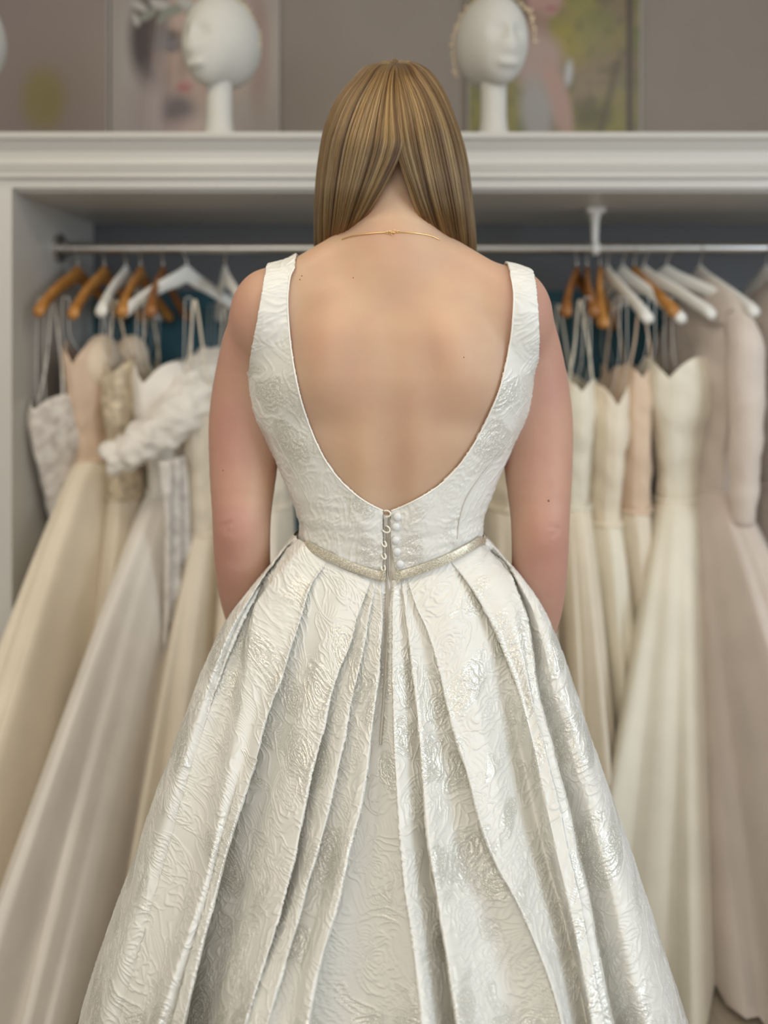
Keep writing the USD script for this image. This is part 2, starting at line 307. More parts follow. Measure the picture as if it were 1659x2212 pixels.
def f_arms(P, s):
    a = [mx(p, s) for p in ARM[s]]
    C_, r_ = ARMC[s]; d = None
    for k in range(28):
        q = rc(P, mx(C_[k], s), mx(C_[k + 1], s), r_[k], r_[k + 1]); d = q if d is None else np.minimum(d, q)
    d = smin(d, ell(P, np.array(a[4]) + (0, -.022, 0), (.016, .018, .024)), .03)     # elbow
    e = np.array(a[4]) + (s * .012, -.04, .006)
    q = P - e
    d = d + .0022 * np.exp(-((q[:, 2] + .25 * s * q[:, 0]) / .0025) ** 2 - (q[:, 0] / .011) ** 2 - (q[:, 1] / .03) ** 2) + .0016 * np.exp(-((q[:, 2] + .009 - .3 * s * q[:, 0]) / .0022) ** 2 - (q[:, 0] / .008) ** 2 - (q[:, 1] / .03) ** 2)
    # hand resting against the skirt: palm, four fingers, thumb
    w = np.array(a[6]); dirn = np.array([-s * .10, .42, -.90]); dirn /= np.linalg.norm(dirn)
    across = np.array([0, .90, .42]); across /= np.linalg.norm(across); palm = -np.cross(dirn, across) * s
    inn = np.array([-s * 1.0, 0, 0])
    k0 = w + dirn * .085
    hnd = np.minimum(rc(P, w + dirn * .012 - across * .012, k0 - across * .024, .018, .0125), rc(P, w + dirn * .012 + across * .012, k0 + across * .022, .018, .0125))
    hnd = smin(hnd, rc(P, w, k0, .021, .013), .012)
    for i, (o, L) in enumerate(((.030, .068), (.010, .076), (-.010, .071), (-.029, .056))):
        b0 = k0 + across * o * .9; b1 = b0 + dirn * L * .45 + inn * .004 + across * o * .12; b2 = b1 + dirn * L * .33 + inn * .010; b3 = b2 + dirn * L * .22 + inn * .012
        fg = np.minimum(np.minimum(rc(P, b0, b1, .0092, .0086), rc(P, b1, b2, .0086, .0078)), rc(P, b2, b3, .0078, .0066))
        hnd = smin(hnd, fg, .004)
    t0 = w + dirn * .030 + across * .024; t1 = t0 + dirn * .030 + across * .024 + inn * .008; t2 = t1 + dirn * .030 + across * .010 + inn * .006
    hnd = smin(hnd, np.minimum(rc(P, t0, t1, .0135, .0105), rc(P, t1, t2, .0105, .0080)), .008)
    return smin(d, hnd, .015)
def f_head(P):
    c = np.array([XC + .003, .122, 1.555])
    d = ell(P, c, (.070, .080, .092))
    d = smin(d, ell(P, (c[0], .160, 1.505), (.056, .056, .068)), .03)          # jaw
    d = smin(d, ell(P, (c[0], .195, 1.460), (.022, .020, .018)), .025)          # chin
    d = smin(d, rc(P, (c[0], .208, 1.560), (c[0], .226, 1.520), .008, .012), .012)   # nose
    for s in (-1, 1):
        d = smin(d, ell(P, (c[0] + s * .030, .196, 1.574), (.022, .014, .008)), .012)   # brow
        d = smin(d, ell(P, (c[0] + s * .036, .180, 1.525), (.022, .022, .020)), .015)   # cheek
        d = -smin(-d, ell(P, (c[0] + s * .031, .212, 1.556), (.016, .012, .010)), .008)  # eye socket
        d = smin(d, ell(P, (c[0] + s * .076, .118, 1.545), (.010, .022, .032)), .008)   # ear
    d = smin(d, ell(P, (c[0], .206, 1.490), (.022, .010, .0045)), .006); d = smin(d, ell(P, (c[0], .205, 1.481), (.018, .010, .005)), .006)
    return d
def f_legs(P):
    d = None
    for s in (-1, 1):
        hip, knee, ank = mx((.085, .10, .82), s), mx((.075, .10, .46), s), mx((.068, .085, .09), s)
        e = smin(rc(P, hip, knee, .085, .054), rc(P, knee, ank, .052, .034), .03)
        e = smin(e, rc(P, mx((.068, .055, .035), s), mx((.080, .22, .022), s), .032, .022), .025)
        d = e if d is None else smin(d, e, .02)
    return np.maximum(d, .002 - P[:, 2])
def f_body(P):
    d = f_bodice(P)
    far = np.abs(P[:, 0] - XC)
    for s in (-1, 1):
        m = (s * (P[:, 0] - XC) > .05) & (P[:, 2] < 1.45) & (P[:, 2] > .5)
        if m.any():
            e = f_arms(P[m], s); d[m] = smin(d[m], e, .012)
    m = P[:, 2] > 1.36
    if m.any(): d[m] = smin(d[m], f_head(P[m]), .03)
    m = P[:, 2] < .95
    if m.any(): d[m] = smin(d[m], f_legs(P[m]), .04)
    return d

def nets(f, lo, hi, h, coarse=8):
    """surface nets of f = 0 on a grid of step h, fine only near the surface; then pulled onto the surface"""
    lo, hi = np.array(lo, float), np.array(hi, float)
    n = (np.ceil((hi - lo) / h / coarse).astype(int)) * coarse
    nc = n // coarse
    ci = np.stack(np.meshgrid(*[np.arange(k) for k in nc], indexing='ij'), -1).reshape(-1, 3)
    cc = lo + (ci + .5) * coarse * h
    d = f(cc); near = np.abs(d) < coarse * h * 1.35
    G = np.full(tuple(n + 1), 1.0, np.float32)
    sg = d.reshape(tuple(nc)); blk = np.kron(np.sign(sg), np.ones((coarse,) * 3, np.float32)); G[:n[0], :n[1], :n[2]] = blk
    loc = np.stack(np.meshgrid(*[np.arange(coarse + 1)] * 3, indexing='ij'), -1).reshape(-1, 3)
    sel = ci[near]
    for k in range(0, len(sel), 400):
        idx = (sel[k:k + 400, None] * coarse + loc[None]).reshape(-1, 3)
        G[idx[:, 0], idx[:, 1], idx[:, 2]] = f(lo + idx * h)
    ins = G < 0
    corners = [(a, b, c) for a in (0, 1) for b in (0, 1) for c in (0, 1)]
    s = sum(ins[a:n[0] + a, b:n[1] + b, c:n[2] + c].astype(np.int8) for a, b, c in corners)
    act = (s > 0) & (s < 8); ids = np.full(tuple(n), -1, np.int64); cells = np.argwhere(act); ids[act] = np.arange(len(cells))
    acc = np.zeros((len(cells), 3)); cnt = np.zeros(len(cells))
    for a in corners:
        for ax in range(3):
            if a[ax] == 0:
                b = list(a); b[ax] = 1
                va = G[tuple((cells + a).T)].astype(float); vb = G[tuple((cells + b).T)].astype(float); m = (va < 0) != (vb < 0)
                t = np.where(m, va / np.where(m, va - vb, 1), 0)
                p = np.array(a, float)[None] + np.eye(3)[ax][None] * t[:, None]
                acc[m] += p[m]; cnt[m] += 1
    v = lo + (cells + acc / np.maximum(cnt, 1)[:, None]) * h
    faces = []
    for ax in range(3):
        o = [k for k in range(3) if k != ax]
        sl0 = [slice(0, n[k]) for k in range(3)]
        A = ins[tuple(slice(0, n[k]) for k in range(3))]; sl1 = [slice(0, n[k]) for k in range(3)]; sl1[ax] = slice(1, n[ax] + 1); B = ins[tuple(sl1)]
        e = np.argwhere(A != B); e = e[(e[:, o[0]] > 0) & (e[:, o[1]] > 0)]
        d0, d1 = np.zeros(3, int), np.zeros(3, int); d0[o[0]] = 1; d1[o[1]] = 1
        q = np.stack([ids[tuple((e - d0 - d1).T)], ids[tuple((e - d1).T)], ids[tuple(e.T)], ids[tuple((e - d0).T)]], -1)
        flip = A[tuple(e.T)] ^ (ax == 1)
        q[~flip] = q[~flip][:, ::-1]
        faces.append(q[(q >= 0).all(1)])
    q = np.vstack(faces); fc = np.vstack([q[:, [0, 1, 2]], q[:, [0, 2, 3]]])
    for _ in range(2):
        d = f(v); g = np.stack([f(v + np.eye(3)[k] * .0008) - f(v - np.eye(3)[k] * .0008) for k in range(3)], -1) / .0016
        v = v - np.clip(d, -.004, .004)[:, None] * g / np.maximum((g * g).sum(1, keepdims=True), .2)
    return v, fc
def clip(v, f, g):
    """keeps the part of the triangles where g > 0, cut along g = 0"""
    ins = g > 0; k = ins[f].sum(1)
    out = [f[k == 3]]; new, cut = [], {}
    mixed = f[(k == 1) | (k == 2)]
    e = np.vstack([mixed[:, [0, 1]], mixed[:, [1, 2]], mixed[:, [2, 0]]]); e = np.unique(np.sort(e[ins[e[:, 0]] != ins[e[:, 1]]], 1), axis=0)
    t = g[e[:, 0]] / (g[e[:, 0]] - g[e[:, 1]]); t = np.clip(t, .02, .98)
    nv = v[e[:, 0]] * (1 - t[:, None]) + v[e[:, 1]] * t[:, None]
    lut = {(int(a), int(b)): len(v) + i for i, (a, b) in enumerate(e)}
    tri = []
    for T in mixed:
        i = ins[T]
        if i.sum() == 1:
            r = int(np.argmax(i)); a, b, c = T[r], T[(r + 1) % 3], T[(r + 2) % 3]
            tri.append((a, lut[tuple(sorted((int(a), int(b))))], lut[tuple(sorted((int(a), int(c))))]))
        else:
            r = int(np.argmin(i)); c, a, b = T[r], T[(r + 1) % 3], T[(r + 2) % 3]
            ca, cb = lut[tuple(sorted((int(a), int(c))))], lut[tuple(sorted((int(b), int(c))))]
            tri += [(a, b, cb), (a, cb, ca)]
    out.append(np.array(tri, int).reshape(-1, 3)); fa = np.vstack(out); va = np.vstack([v, nv])
    u, inv = np.unique(fa, return_inverse=True)
    return va[u], inv.reshape(fa.shape)
def poly_sd(x, z, poly):
    """signed distance to a closed polygon, positive outside"""
    p = np.asarray(poly, float); q = np.roll(p, -1, 0); P = np.stack([x, z], -1); best = np.full(len(x), 9.0); inside = np.zeros(len(x), bool)
    for a, b in zip(p, q):
        ab = b - a; h = np.clip(((P - a) @ ab) / max(ab @ ab, 1e-12), 0, 1)
        best = np.minimum(best, np.linalg.norm(P - a - h[:, None] * ab, axis=1))
        c = (a[1] > z) != (b[1] > z)
        inside ^= c & (x < (b[0] - a[0]) * (z - a[1]) / (b[1] - a[1] if b[1] != a[1] else 1e-12) + a[0])
    return np.where(inside, -best, best)
def onto(px, py, f, off=0.0, y0=-.25, y1=.16):
    """where the line of sight at these pixels meets the surface f = off"""
    px, py = np.atleast_1d(px).astype(float), np.atleast_1d(py).astype(float)
    ys = np.linspace(y0, y1, 140); lo = np.full(len(px), y1)
    for yv in ys[::-1]:
        m = f(at(px, py, np.full(len(px), yv))) - off < 0; lo[m] = yv
    a, b = lo - (ys[1] - ys[0]), lo.copy()
    for _ in range(14):
        c = (a + b) / 2; m = f(at(px, py, c)) - off < 0; b[m] = c[m]; a[~m] = c[~m]
    return at(px, py, b)
def dense(pts, n):
    pts = np.asarray(pts, float); t = np.r_[0, np.cumsum(np.linalg.norm(np.diff(pts, axis=0), axis=1))]
    return np.stack([PchipInterpolator(t, pts[:, k])(np.linspace(0, t[-1], n)) for k in range(pts.shape[1])], -1)

# ------------------------------------------------------------------ brocade relief: roses, leaves, wavy grounds on a 0.36 m repeat
def make_brocade(S=0.36, N=900, seed=3):
    r_ = np.random.default_rng(seed); c = (np.arange(N) + .5) / N * S; X, Y = np.meshgrid(c, c, indexing='ij')
    per = lambda s: gaussian_filter(r_.standard_normal((N, N)), s, mode='wrap')
    nrm = lambda a: (a - a.mean()) / a.std()
    wx, wy = nrm(per(22)) * .0035 + nrm(per(8)) * .0006, nrm(per(22)) * .0035 + nrm(per(8)) * .0006
    fld = nrm(per(34)); Hh = np.zeros((N, N)); Mk = np.zeros((N, N))
    con = lambda a, w: np.exp(-(((a - np.floor(a)) - .5) / w) ** 2)
    area = .06 + .94 * np.clip((nrm(per(40)) - .25) * 2.5, 0, 1)
    Hh = .55 * con(fld * 2.4, .10) * area; Mk = .55 * np.clip((nrm(per(46)) - .75) * 2, 0, 1)
    Hh = np.maximum(Hh, Mk * .55 * con(fld * 7 + nrm(per(14)) * .5, .2))
    def wrap(cx, cy):
        dx, dy = X + wx - cx, Y + wy - cy
        return (dx + S / 2) % S - S / 2, (dy + S / 2) % S - S / 2
    def put(m, h, k):
        nonlocal Hh, Mk
        Hh = Hh * (1 - m) + h * m; Mk = Mk * (1 - m) + k * m
    def leaf(cx, cy, an, L, w):
        dx, dy = wrap(cx, cy); u = dx * np.cos(an) + dy * np.sin(an); v = -dx * np.sin(an) + dy * np.cos(an)
        half = w * np.clip(1 - (2 * u / L) ** 2, 0, 1) ** .8 * (1 + .25 * u / L)
        e = np.abs(np.abs(v) - half); inn = (np.abs(u) < L / 2) & (np.abs(v) < half + .0012)
        o = np.exp(-(e / .0009) ** 2) * (np.abs(u) < L / 2); rib = np.exp(-(v / .0008) ** 2) * (np.abs(u) < L * .42)
        vein = con((u + np.abs(v) * 1.1) / .0065, .13) * .55 * (np.abs(v) < half * .85)
        put(gaussian_filter(inn.astype(float), 1, mode='wrap'), np.maximum(np.maximum(o, rib), vein * r_.integers(0, 2)), .55 * (r_.random() < .25))
    def rose(cx, cy, R, lame):
        dx, dy = wrap(cx, cy); r = np.hypot(dx, dy); th = np.arctan2(dy, dx); ph = r_.random(4) * 6.3
        rr = r * (1 + .09 * np.sin(2 * th + ph[0]) + .07 * np.sin(5 * th + ph[1])); s = R / 6.5; h = np.zeros_like(r)
        for k in range(1, 7):
            npet = 3 + k // 2; sec = (th / (2 * PI) * npet + k * .37 + ph[2]); i = np.floor(sec).astype(int); fr = sec - i
            off = np.array([r_.uniform(-.25, .25) for _ in range(npet)])[i % npet]
            rk = s * (k + off) * (1 + .10 * np.sin(fr * PI) * 2 - .10)
            h = np.maximum(h, np.exp(-((rr - rk) / .0011) ** 2) * np.clip(np.minimum(fr, 1 - fr) * 9, .25, 1))
        h = np.maximum(h, np.exp(-(r / .0022) ** 2))
        m = np.clip((R * 1.02 - rr) / .002, 0, 1)
        if lame: h = np.maximum(h * .9, .5 * con(rr / .0034 + .6 * np.sin(3 * th + ph[3]), .2))
        put(m, h, 1.0 * lame * np.clip(1.2 - .5 * rr / R, 0, 1))
        # sweeping sepal arcs around the flower
        for k in range(6):
            a0 = r_.random() * 6.3; wd_ = r_.uniform(.5, 1.2); dth = (th - a0 + PI) % (2 * PI) - PI
            rk = R * (1.10 + .13 * (k % 4)) * (1 + .10 * np.cos(dth / wd_ * 1.5))
            arc = np.exp(-((rr - rk) / .0010) ** 2) * np.clip((wd_ - np.abs(dth)) * 4, 0, 1)
            Hh[:] = np.maximum(Hh, arc * .9)
    pts = []
    tries = 0
    while len(pts) < 30 and tries < 4000:
        tries += 1; p = r_.random(2) * S
        if all(np.hypot(*((p - q + S / 2) % S - S / 2)) > .056 for q in pts): pts.append(p)
    for p in pts:
        for k in range(3): leaf(p[0] + r_.normal(0, .03), p[1] + r_.normal(0, .03), r_.random() * 6.3, r_.uniform(.028, .05), r_.uniform(.006, .010))
    for i, p in enumerate(pts): rose(p[0], p[1], r_.uniform(.019, .033), 1.0 if r_.random() < .42 else 0.0)
    return gaussian_filter(Hh, .7, mode='wrap'), gaussian_filter(Mk, 1.2, mode='wrap')
BS, (BH, BM) = 0.36, make_brocade()
def relief(u, v):
    c = np.stack([np.asarray(u) / BS * BH.shape[0], np.asarray(v) / BS * BH.shape[1]])
    return map_coordinates(BH, c, order=1, mode='grid-wrap'), map_coordinates(BM, c, order=1, mode='grid-wrap')

# ------------------------------------------------------------------ the person
person = thing('person', 'woman with long blonde hair seen from behind in an ivory floral brocade wedding gown', 'person')
bv, bf = nets(f_body, (-.31, -.05, -.002), (.33, .40, 1.70), .004)
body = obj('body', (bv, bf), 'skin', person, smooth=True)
def dot(px, py, f, r):
    p = onto(px, py, f, 0)[0]; s = trimesh.creation.icosphere(1); s.apply_scale((r, .0006, r)); s.apply_translation(p); return s
for px, py, r in ((1185, 1082, .0016), (648, 604, .0009), (652, 596, .0008), (1165, 752, .0009), (482, 1016, .0010), (763, 600, .0008), (1002, 772, .0008)):
    obj('mole', dot(px, py, f_body, r), 'mole', body)
for s in (-1, 1): obj('eye', ball((XC + .003 + s * .031, .196, 1.556), .011), 'eye', body)

# bodice
BO = .0045
fb = lambda P: f_bodice(P) - BO
gv, gf = nets(fb, (-.24, -.035, .925), (.26, .30, 1.41), .0019)
def xz(pts, f=fb):
    pts = np.array(pts, float); return onto(pts[:, 0], pts[:, 1], f)[:, [0, 2]]
neckL = [(636, 577), (626, 600), (621, 650), (625, 720), (634, 790), (650, 865), (672, 930), (700, 990), (735, 1038), (775, 1074), (800, 1090), (827, 1103)]
neckR = [(845, 1104), (870, 1094), (910, 1074), (950, 1048), (990, 1008), (1025, 958), (1055, 900), (1080, 840), (1097, 770), (1107, 700), (1110, 640), (1103, 592)]
nL, nR = xz(neckL), xz(neckR)
hole_back = np.vstack([[(nL[0, 0] - .004, 1.46)], nL, nR, [(nR[-1, 0] - .004, 1.46)]])
hole_front = np.vstack([[(nL[0, 0] - .004, 1.46)], nL[:3], [(-.075, 1.22), (XC, 1.15), (.095, 1.22)], nR[-3:], [(nR[-1, 0] - .004, 1.46)]])
armL = xz([(573, 590), (566, 630), (556, 690), (547, 735), (541, 770), (538, 800)]); armR = xz([(1155, 600), (1160, 640), (1164, 700), (1165, 735), (1163, 770), (1161, 800)])
holeL = np.vstack([[(armL[0, 0] - .004, 1.46)], armL, [(armL[-1, 0] - .008, armL[-1, 1] - .006), (-.4, armL[-1, 1] - .012), (-.4, 1.46)]])
holeR = np.vstack([[(armR[0, 0] + .004, 1.46)], armR, [(armR[-1, 0] + .008, armR[-1, 1] - .006), (.4, armR[-1, 1] - .012), (.4, 1.46)]])
waistL = [(628, 1150), (640, 1158), (668, 1177), (705, 1197), (755, 1220), (800, 1236), (826, 1243)]; waistR = [(858, 1243), (900, 1230), (955, 1209), (1005, 1184), (1035, 1165), (1048, 1155)]
wl = np.vstack([xz(waistL), xz(waistR)])
def zwaist(x, back):
    zb = np.interp(x, wl[:, 0], wl[:, 1]); return np.where(back, zb, np.interp(np.abs(x - XC), [0, .13], [.985, wl[0, 1]]))
gapp = xz([(827, 1095), (827, 1160), (825, 1250), (864, 1250), (850, 1215), (843, 1160), (845, 1095)])
x_, y_, z_ = gv.T; back = y_ < .11
g = np.minimum(np.where(back, poly_sd(x_, z_, hole_back), poly_sd(x_, z_, hole_front)), np.minimum(poly_sd(x_, z_, holeL), poly_sd(x_, z_, holeR)))
g = np.minimum(g, np.where(y_ < .08, poly_sd(x_, z_, gapp), 1)); g = np.minimum(g, z_ - zwaist(x_, back))
cv, cf = clip(gv, gf, g)
ub = np.arctan2(cv[:, 0] - XC, .11 - cv[:, 1]) * .165 + .07; hgt, lam = relief(ub, cv[:, 2] + .13)
nn = vnormals(cv, cf); wr = meshkit.fbm(cv * np.array([18, 18, 60]), 3, 5) - .5
low = np.clip((1.06 - cv[:, 2]) / .06, 0, 1)
cv2 = cv + nn * (hgt * .0013 + wr * .004 * low + wr * .0008)[:, None]
sv, sf = shell(cv2, cf, .0025)
bodice = obj('gown_bodice', (sv, sf), 'brocade', person, smooth=True, primvars={'lame': np.r_[lam, lam]}, label='fitted ivory brocade bodice with deep scooped back')
# darts and edge piping
def seam(name, pts, r, m, parent, off=0.0, n=60, f=None, ny=None):
    p = onto(*np.array(dense(pts, n)).T, f or fb, off); return obj(name, tube(p, r, 6), m, parent, smooth=True)
M['seam'] = plain('seam_shadow_thread', (0.60, 0.58, 0.53), 0.6); M['piping'] = plain('satin_edge', (0.80, 0.78, 0.72), 0.4)
seam('dart_seam', [(585, 925), (610, 975), (640, 1030), (668, 1085)], .0007, 'seam', bodice, .0012)
seam('dart_seam', [(1105, 945), (1070, 990), (1030, 1040), (1000, 1095), (990, 1140), (988, 1165)], .0007, 'seam', bodice, .0014)
seam('neckline_edge', neckL, .0013, 'piping', bodice, 0, 120); seam('neckline_edge', neckR, .0013, 'piping', bodice, 0, 120)

# buttons, loops, zip
for px, py in ((858, 1116), (855, 1137), (854.5, 1166), (857, 1191), (864, 1218)):
    p = onto(px, py, fb)[0]; s = trimesh.creation.icosphere(3); s.apply_scale((.0055, .0036, .0056)); s.apply_translation(p + (0, -.0022, 0)); obj('button', s, 'button', bodice, smooth=True)
for px, py, tw in ((834, 1109, 0), (834, 1138, .5), (833, 1168, 1.0), (831, 1194, 1.1), (829, 1219, 1.3)):
    p = onto(826, py, fb)[0] + (0, -.001, 0); a = np.linspace(-2.2, 2.2, 22)
    L = .0055 * (1 if tw < .8 else .75)
    q = np.stack([L + L * np.cos(a), 0 * a - .001 - .0015 * np.cos(a), .0042 * np.sin(a) * (1 if tw < .8 else .6)], -1)
    R2 = np.array([[math.cos(tw), 0, math.sin(tw)], [0, 1, 0], [-math.sin(tw), 0, math.cos(tw)]])
    obj('button_loop', tube(p + q @ R2.T, .0011, 8), 'loop', bodice, smooth=True)

# glitter ribbon round the waist, open at the back
def ribbon(pts_px, wpx, th, off, n=90):
    top = onto(*dense(pts_px, n).T, fb, off); nv = np.stack([fb(top + np.eye(3)[k] * .001) - fb(top - np.eye(3)[k] * .001) for k in range(3)], -1); nv /= np.linalg.norm(nv, axis=1, keepdims=True)
    t = np.gradient(top, axis=0); t /= np.linalg.norm(t, axis=1, keepdims=True); d = np.cross(nv, t); d /= np.linalg.norm(d, axis=1, keepdims=True); d *= np.sign(-d[:, 2:3])
    return top, nv, d
def radial(phi, z, f, off):
    a, b = np.full(len(phi), .02), np.full(len(phi), .30); dirs = np.stack([np.sin(phi), -np.cos(phi), 0 * phi], -1); o = np.stack([0 * phi + XC, 0 * phi + .11, z], -1)
    for _ in range(22):
        c = (a + b) / 2; m = f(o + dirs * c[:, None]) - off < 0; a[m] = c[m]; b[~m] = c[~m]
    return o + dirs * a[:, None], dirs
def waist_band(phis, h, th, off):
    z = np.full(len(phis), 1.0)
    for _ in range(4):
        p, dirs = radial(phis, z, fb, off); z = zwaist(p[:, 0], p[:, 1] < .11)
    top, _ = radial(phis, z + h * .55, fb, off); bot, _ = radial(phis, z - h * .45, fb, off + .0015)
    return cat_([]) if False else (top, bot, dirs)
xl_, xr_ = np.arctan2(nL[-1, 0] - XC, .085), np.arctan2(xz([(860, 1240)])[0, 0] - XC, .085)
ph = np.linspace(xr_, 2 * PI + xl_, 420)
phw = (ph + PI) % (2 * PI) - PI
top, bot, dirs = waist_band(phw, .0115, .002, .0035)
K = len(ph); o2 = dirs * .0022; ring = np.stack([top, (top + bot) / 2 + dirs * .0004, bot, bot + o2, (top + bot) / 2 + o2 * 1.3, top + o2], 1)
trim = obj('waist_trim', (ring.reshape(-1, 3), np.vstack([grid_faces(K, 6, True)])), 'trim', person, smooth=40, label='narrow champagne glitter ribbon round the waist')
for i in (0, K - 1): obj('trim_end', trimesh.util.concatenate([bx(*(lambda c: (c[0] - .003, c[0] + .003, c[1] - .0045, c[1] + .002, c[2] - .0075, c[2] + .0075))((top[i] + bot[i]) / 2))]), 'trim', trim, smooth=30)

# ------------------------------------------------------------------ skirt: fold lines followed down from the waist
def tr(*kv): a = np.array(kv, float); return a
SL = tr((1150, 634), (1180, 612), (1210, 590), (1265, 545), (1350, 481), (1440, 440), (1510, 413), (1620, 372), (1760, 320), (1840, 295), (1960, 250), (2060, 215), (2212, 170))
A = tr((1160, 645), (1185, 614), (1221, 586), (1250, 568), (1285, 553), (1324, 533), (1400, 500), (1500, 462), (1700, 400), (1900, 345), (2212, 255))
B0 = tr((1168, 660), (1250, 590), (1310, 552), (1463, 531), (1574, 511), (1700, 486), (1850, 455), (1950, 430), (2050, 395), (2212, 340))
CB = tr((1203, 712), (1270, 667), (1330, 650), (1390, 630), (1460, 610), (1510, 590), (1570, 570), (1640, 555), (1700, 535), (1810, 500), (1960, 460), (2120, 420), (2212, 400))
CD = tr((1240, 805), (1320, 775), (1390, 755), (1450, 730), (1500, 715), (1580, 698), (1665, 675), (1780, 652), (1850, 638), (1927, 618), (2000, 597), (2100, 565), (2212, 530))
CE = tr((1244, 813), (1330, 796), (1400, 785), (1460, 771), (1530, 756), (1590, 745), (1686, 724), (1780, 703), (1842, 686), (1910, 665), (1977, 648), (2062, 622), (2150, 595), (2212, 578))
CF = tr((1246, 821), (1320, 825), (1390, 822), (1450, 818), (1520, 810), (1590, 801), (1652, 795), (1745, 779), (1830, 757), (1935, 736), (2020, 711), (2104, 688), (2212, 669))
Z = tr((1248, 838), (1400, 832), (1500, 826), (1605, 818), (1640, 817), (1760, 805), (1900, 796), (2212, 787))
HL = tr((1248, 853), (1308, 848), (1442, 848), (1500, 849), (1600, 851), (1682, 855), (1809, 863), (1914, 872), (2020, 888), (2146, 903), (2212, 910))
IL = tr((1246, 867), (1366, 882), (1417, 888), (1510, 898), (1600, 906), (1703, 914), (1809, 923), (1914, 939), (2041, 960), (2125, 973), (2212, 986))
JL = tr((1242, 880), (1308, 900), (1353, 921), (1434, 946), (1510, 963), (1612, 990), (1653, 1004), (1745, 1028), (1809, 1047), (1872, 1074), (1914, 1098), (1977, 1130), (2041, 1157), (2104, 1182), (2212, 1212))
KL = tr((1204, 970), (1260, 1014), (1307, 1042), (1368, 1073), (1410, 1089), (1468, 1112), (1520, 1128), (1600, 1150), (1700, 1172), (1850, 1205), (2000, 1240), (2212, 1280))
KR = tr((1172, 1036), (1190, 1062), (1213, 1092), (1246, 1108), (1296, 1128), (1330, 1139), (1396, 1150), (1463, 1158), (1518, 1169), (1587, 1189), (1670, 1208), (1733, 1226), (1830, 1247), (1935, 1272), (2032, 1289), (2125, 1306), (2212, 1327))
SR = tr((1152, 1046), (1190, 1080), (1235, 1120), (1290, 1160), (1380, 1205), (1480, 1240), (1600, 1280), (1690, 1310), (1800, 1350), (1920, 1390), (2040, 1430), (2212, 1485))
T = np.linspace(0, 1, 640) ** 1.05
NR = len(T)
def along(k):
    py = k[0, 0] + T * (2212 - k[0, 0]); return np.stack([PchipInterpolator(k[:, 0], k[:, 1])(py), py], -1)
amp = lambda *kv: np.interp(T, [a for a, _ in kv], [b for _, b in kv])
trk = {k: along(v) for k, v in dict(SL=SL, A=A, B0=B0, CB=CB, CD=CD, CE=CE, CF=CF, Z=Z, HL=HL, IL=IL, JL=JL, KL=KL, KR=KR, SR=SR).items()}
Yb = PchipInterpolator([0, .05, .15, .4, .7, 1], [.0335, .014, -.018, -.088, -.168, -.24])(T)
Ys = PchipInterpolator([0, .1, .3, 1], [.095, .07, .055, .03])(T)
sl, sr = trk['SL'][:, 0], trk['SR'][:, 0]
nodes = []
def node(px, py, off, w=1.0): nodes.append((px, py, off))
def mid(a, b, k, off): A_, B_ = trk[a], trk[b]; node(A_[:, 0] * (1 - k) + B_[:, 0] * k, A_[:, 1] * (1 - k) + B_[:, 1] * k, off)
def rfold(k, a, w, e=2.0):          # panel ends in an edge and tucks back to the left below itself
    t = trk[k]; node(t[:, 0] - w * .6, t[:, 1], a * .10); node(t[:, 0] - w * .10, t[:, 1], a * .03); node(t[:, 0], t[:, 1], a * .18); node(t[:, 0] - w * .25, t[:, 1], a * .75); node(t[:, 0] - w * .4, t[:, 1], a * 1.05); node(t[:, 0] + e, t[:, 1], a)
def lfold(k, a, w, e=2.0):
    t = trk[k]; node(t[:, 0] - e, t[:, 1], a); node(t[:, 0] + w * .4, t[:, 1], a * 1.05); node(t[:, 0] + w * .25, t[:, 1], a * .75); node(t[:, 0], t[:, 1], a * .18); node(t[:, 0] + w * .10, t[:, 1], a * .03); node(t[:, 0] + w * .6, t[:, 1], a * .10)
node(sl, trk['SL'][:, 1], 0 * T)
mid('SL', 'A', .5, amp((0, -.004), (.3, -.012), (1, -.02)))
aA = amp((0, .004), (.1, .014), (.2, .016), (.36, .0015), (.45, .0002), (1, .0)); wA = amp((0, 4), (.1, 18), (.2, 16), (.36, 3), (.45, 1), (1, 1))
rfold('A', aA, wA, .6)
mid('A', 'B0', .6, amp((0, .003), (.2, .020), (.5, .016), (1, .012)))
node(trk['B0'][:, 0], trk['B0'][:, 1], amp((0, .0), (.3, .004), (1, -.004)))
mid('B0', 'CB', .5, amp((0, .001), (.4, .006), (1, .010)))
rfold('CB', amp((0, .003), (.08, .010), (.3, .026), (.7, .050), (1, .065)), amp((0, 5), (.3, 26), (1, 46)))
mid('CB', 'CD', .30, amp((0, .002), (.3, .020), (.7, .045), (1, .060)))
mid('CB', 'CD', .62, amp((0, .0), (.3, .006), (.7, .016), (1, .025)))
rfold('CD', amp((0, .003), (.1, .008), (.4, .020), (.7, .024), (.85, .010), (1, .004)), amp((0, 4), (.3, 18), (.7, 22), (.85, 8), (1, 2)))
rfold('CE', amp((0, .003), (.1, .008), (.4, .018), (.7, .024), (.85, .020), (1, .012)), amp((0, 3), (.3, 14), (.7, 20), (1, 10)))
mid('CE', 'CF', .45, amp((0, .003), (.4, .012), (.7, .022), (1, .016)))
rfold('CF', amp((0, .004), (.1, .012), (.3, .018), (.6, .030), (1, .050)), amp((0, 3), (.3, 14), (1, 36)), 1.0)
zd = amp((0, .006), (.1, .015), (.3, .020), (.40, .022), (.7, .034), (1, .050))
node(trk['Z'][:, 0] - 3, trk['Z'][:, 1], zd); izip = len(nodes); node(trk['Z'][:, 0] + 3, trk['Z'][:, 1], zd)
mid('Z', 'HL', .6, amp((0, .006), (.2, .010), (.4, .018), (1, .04)))
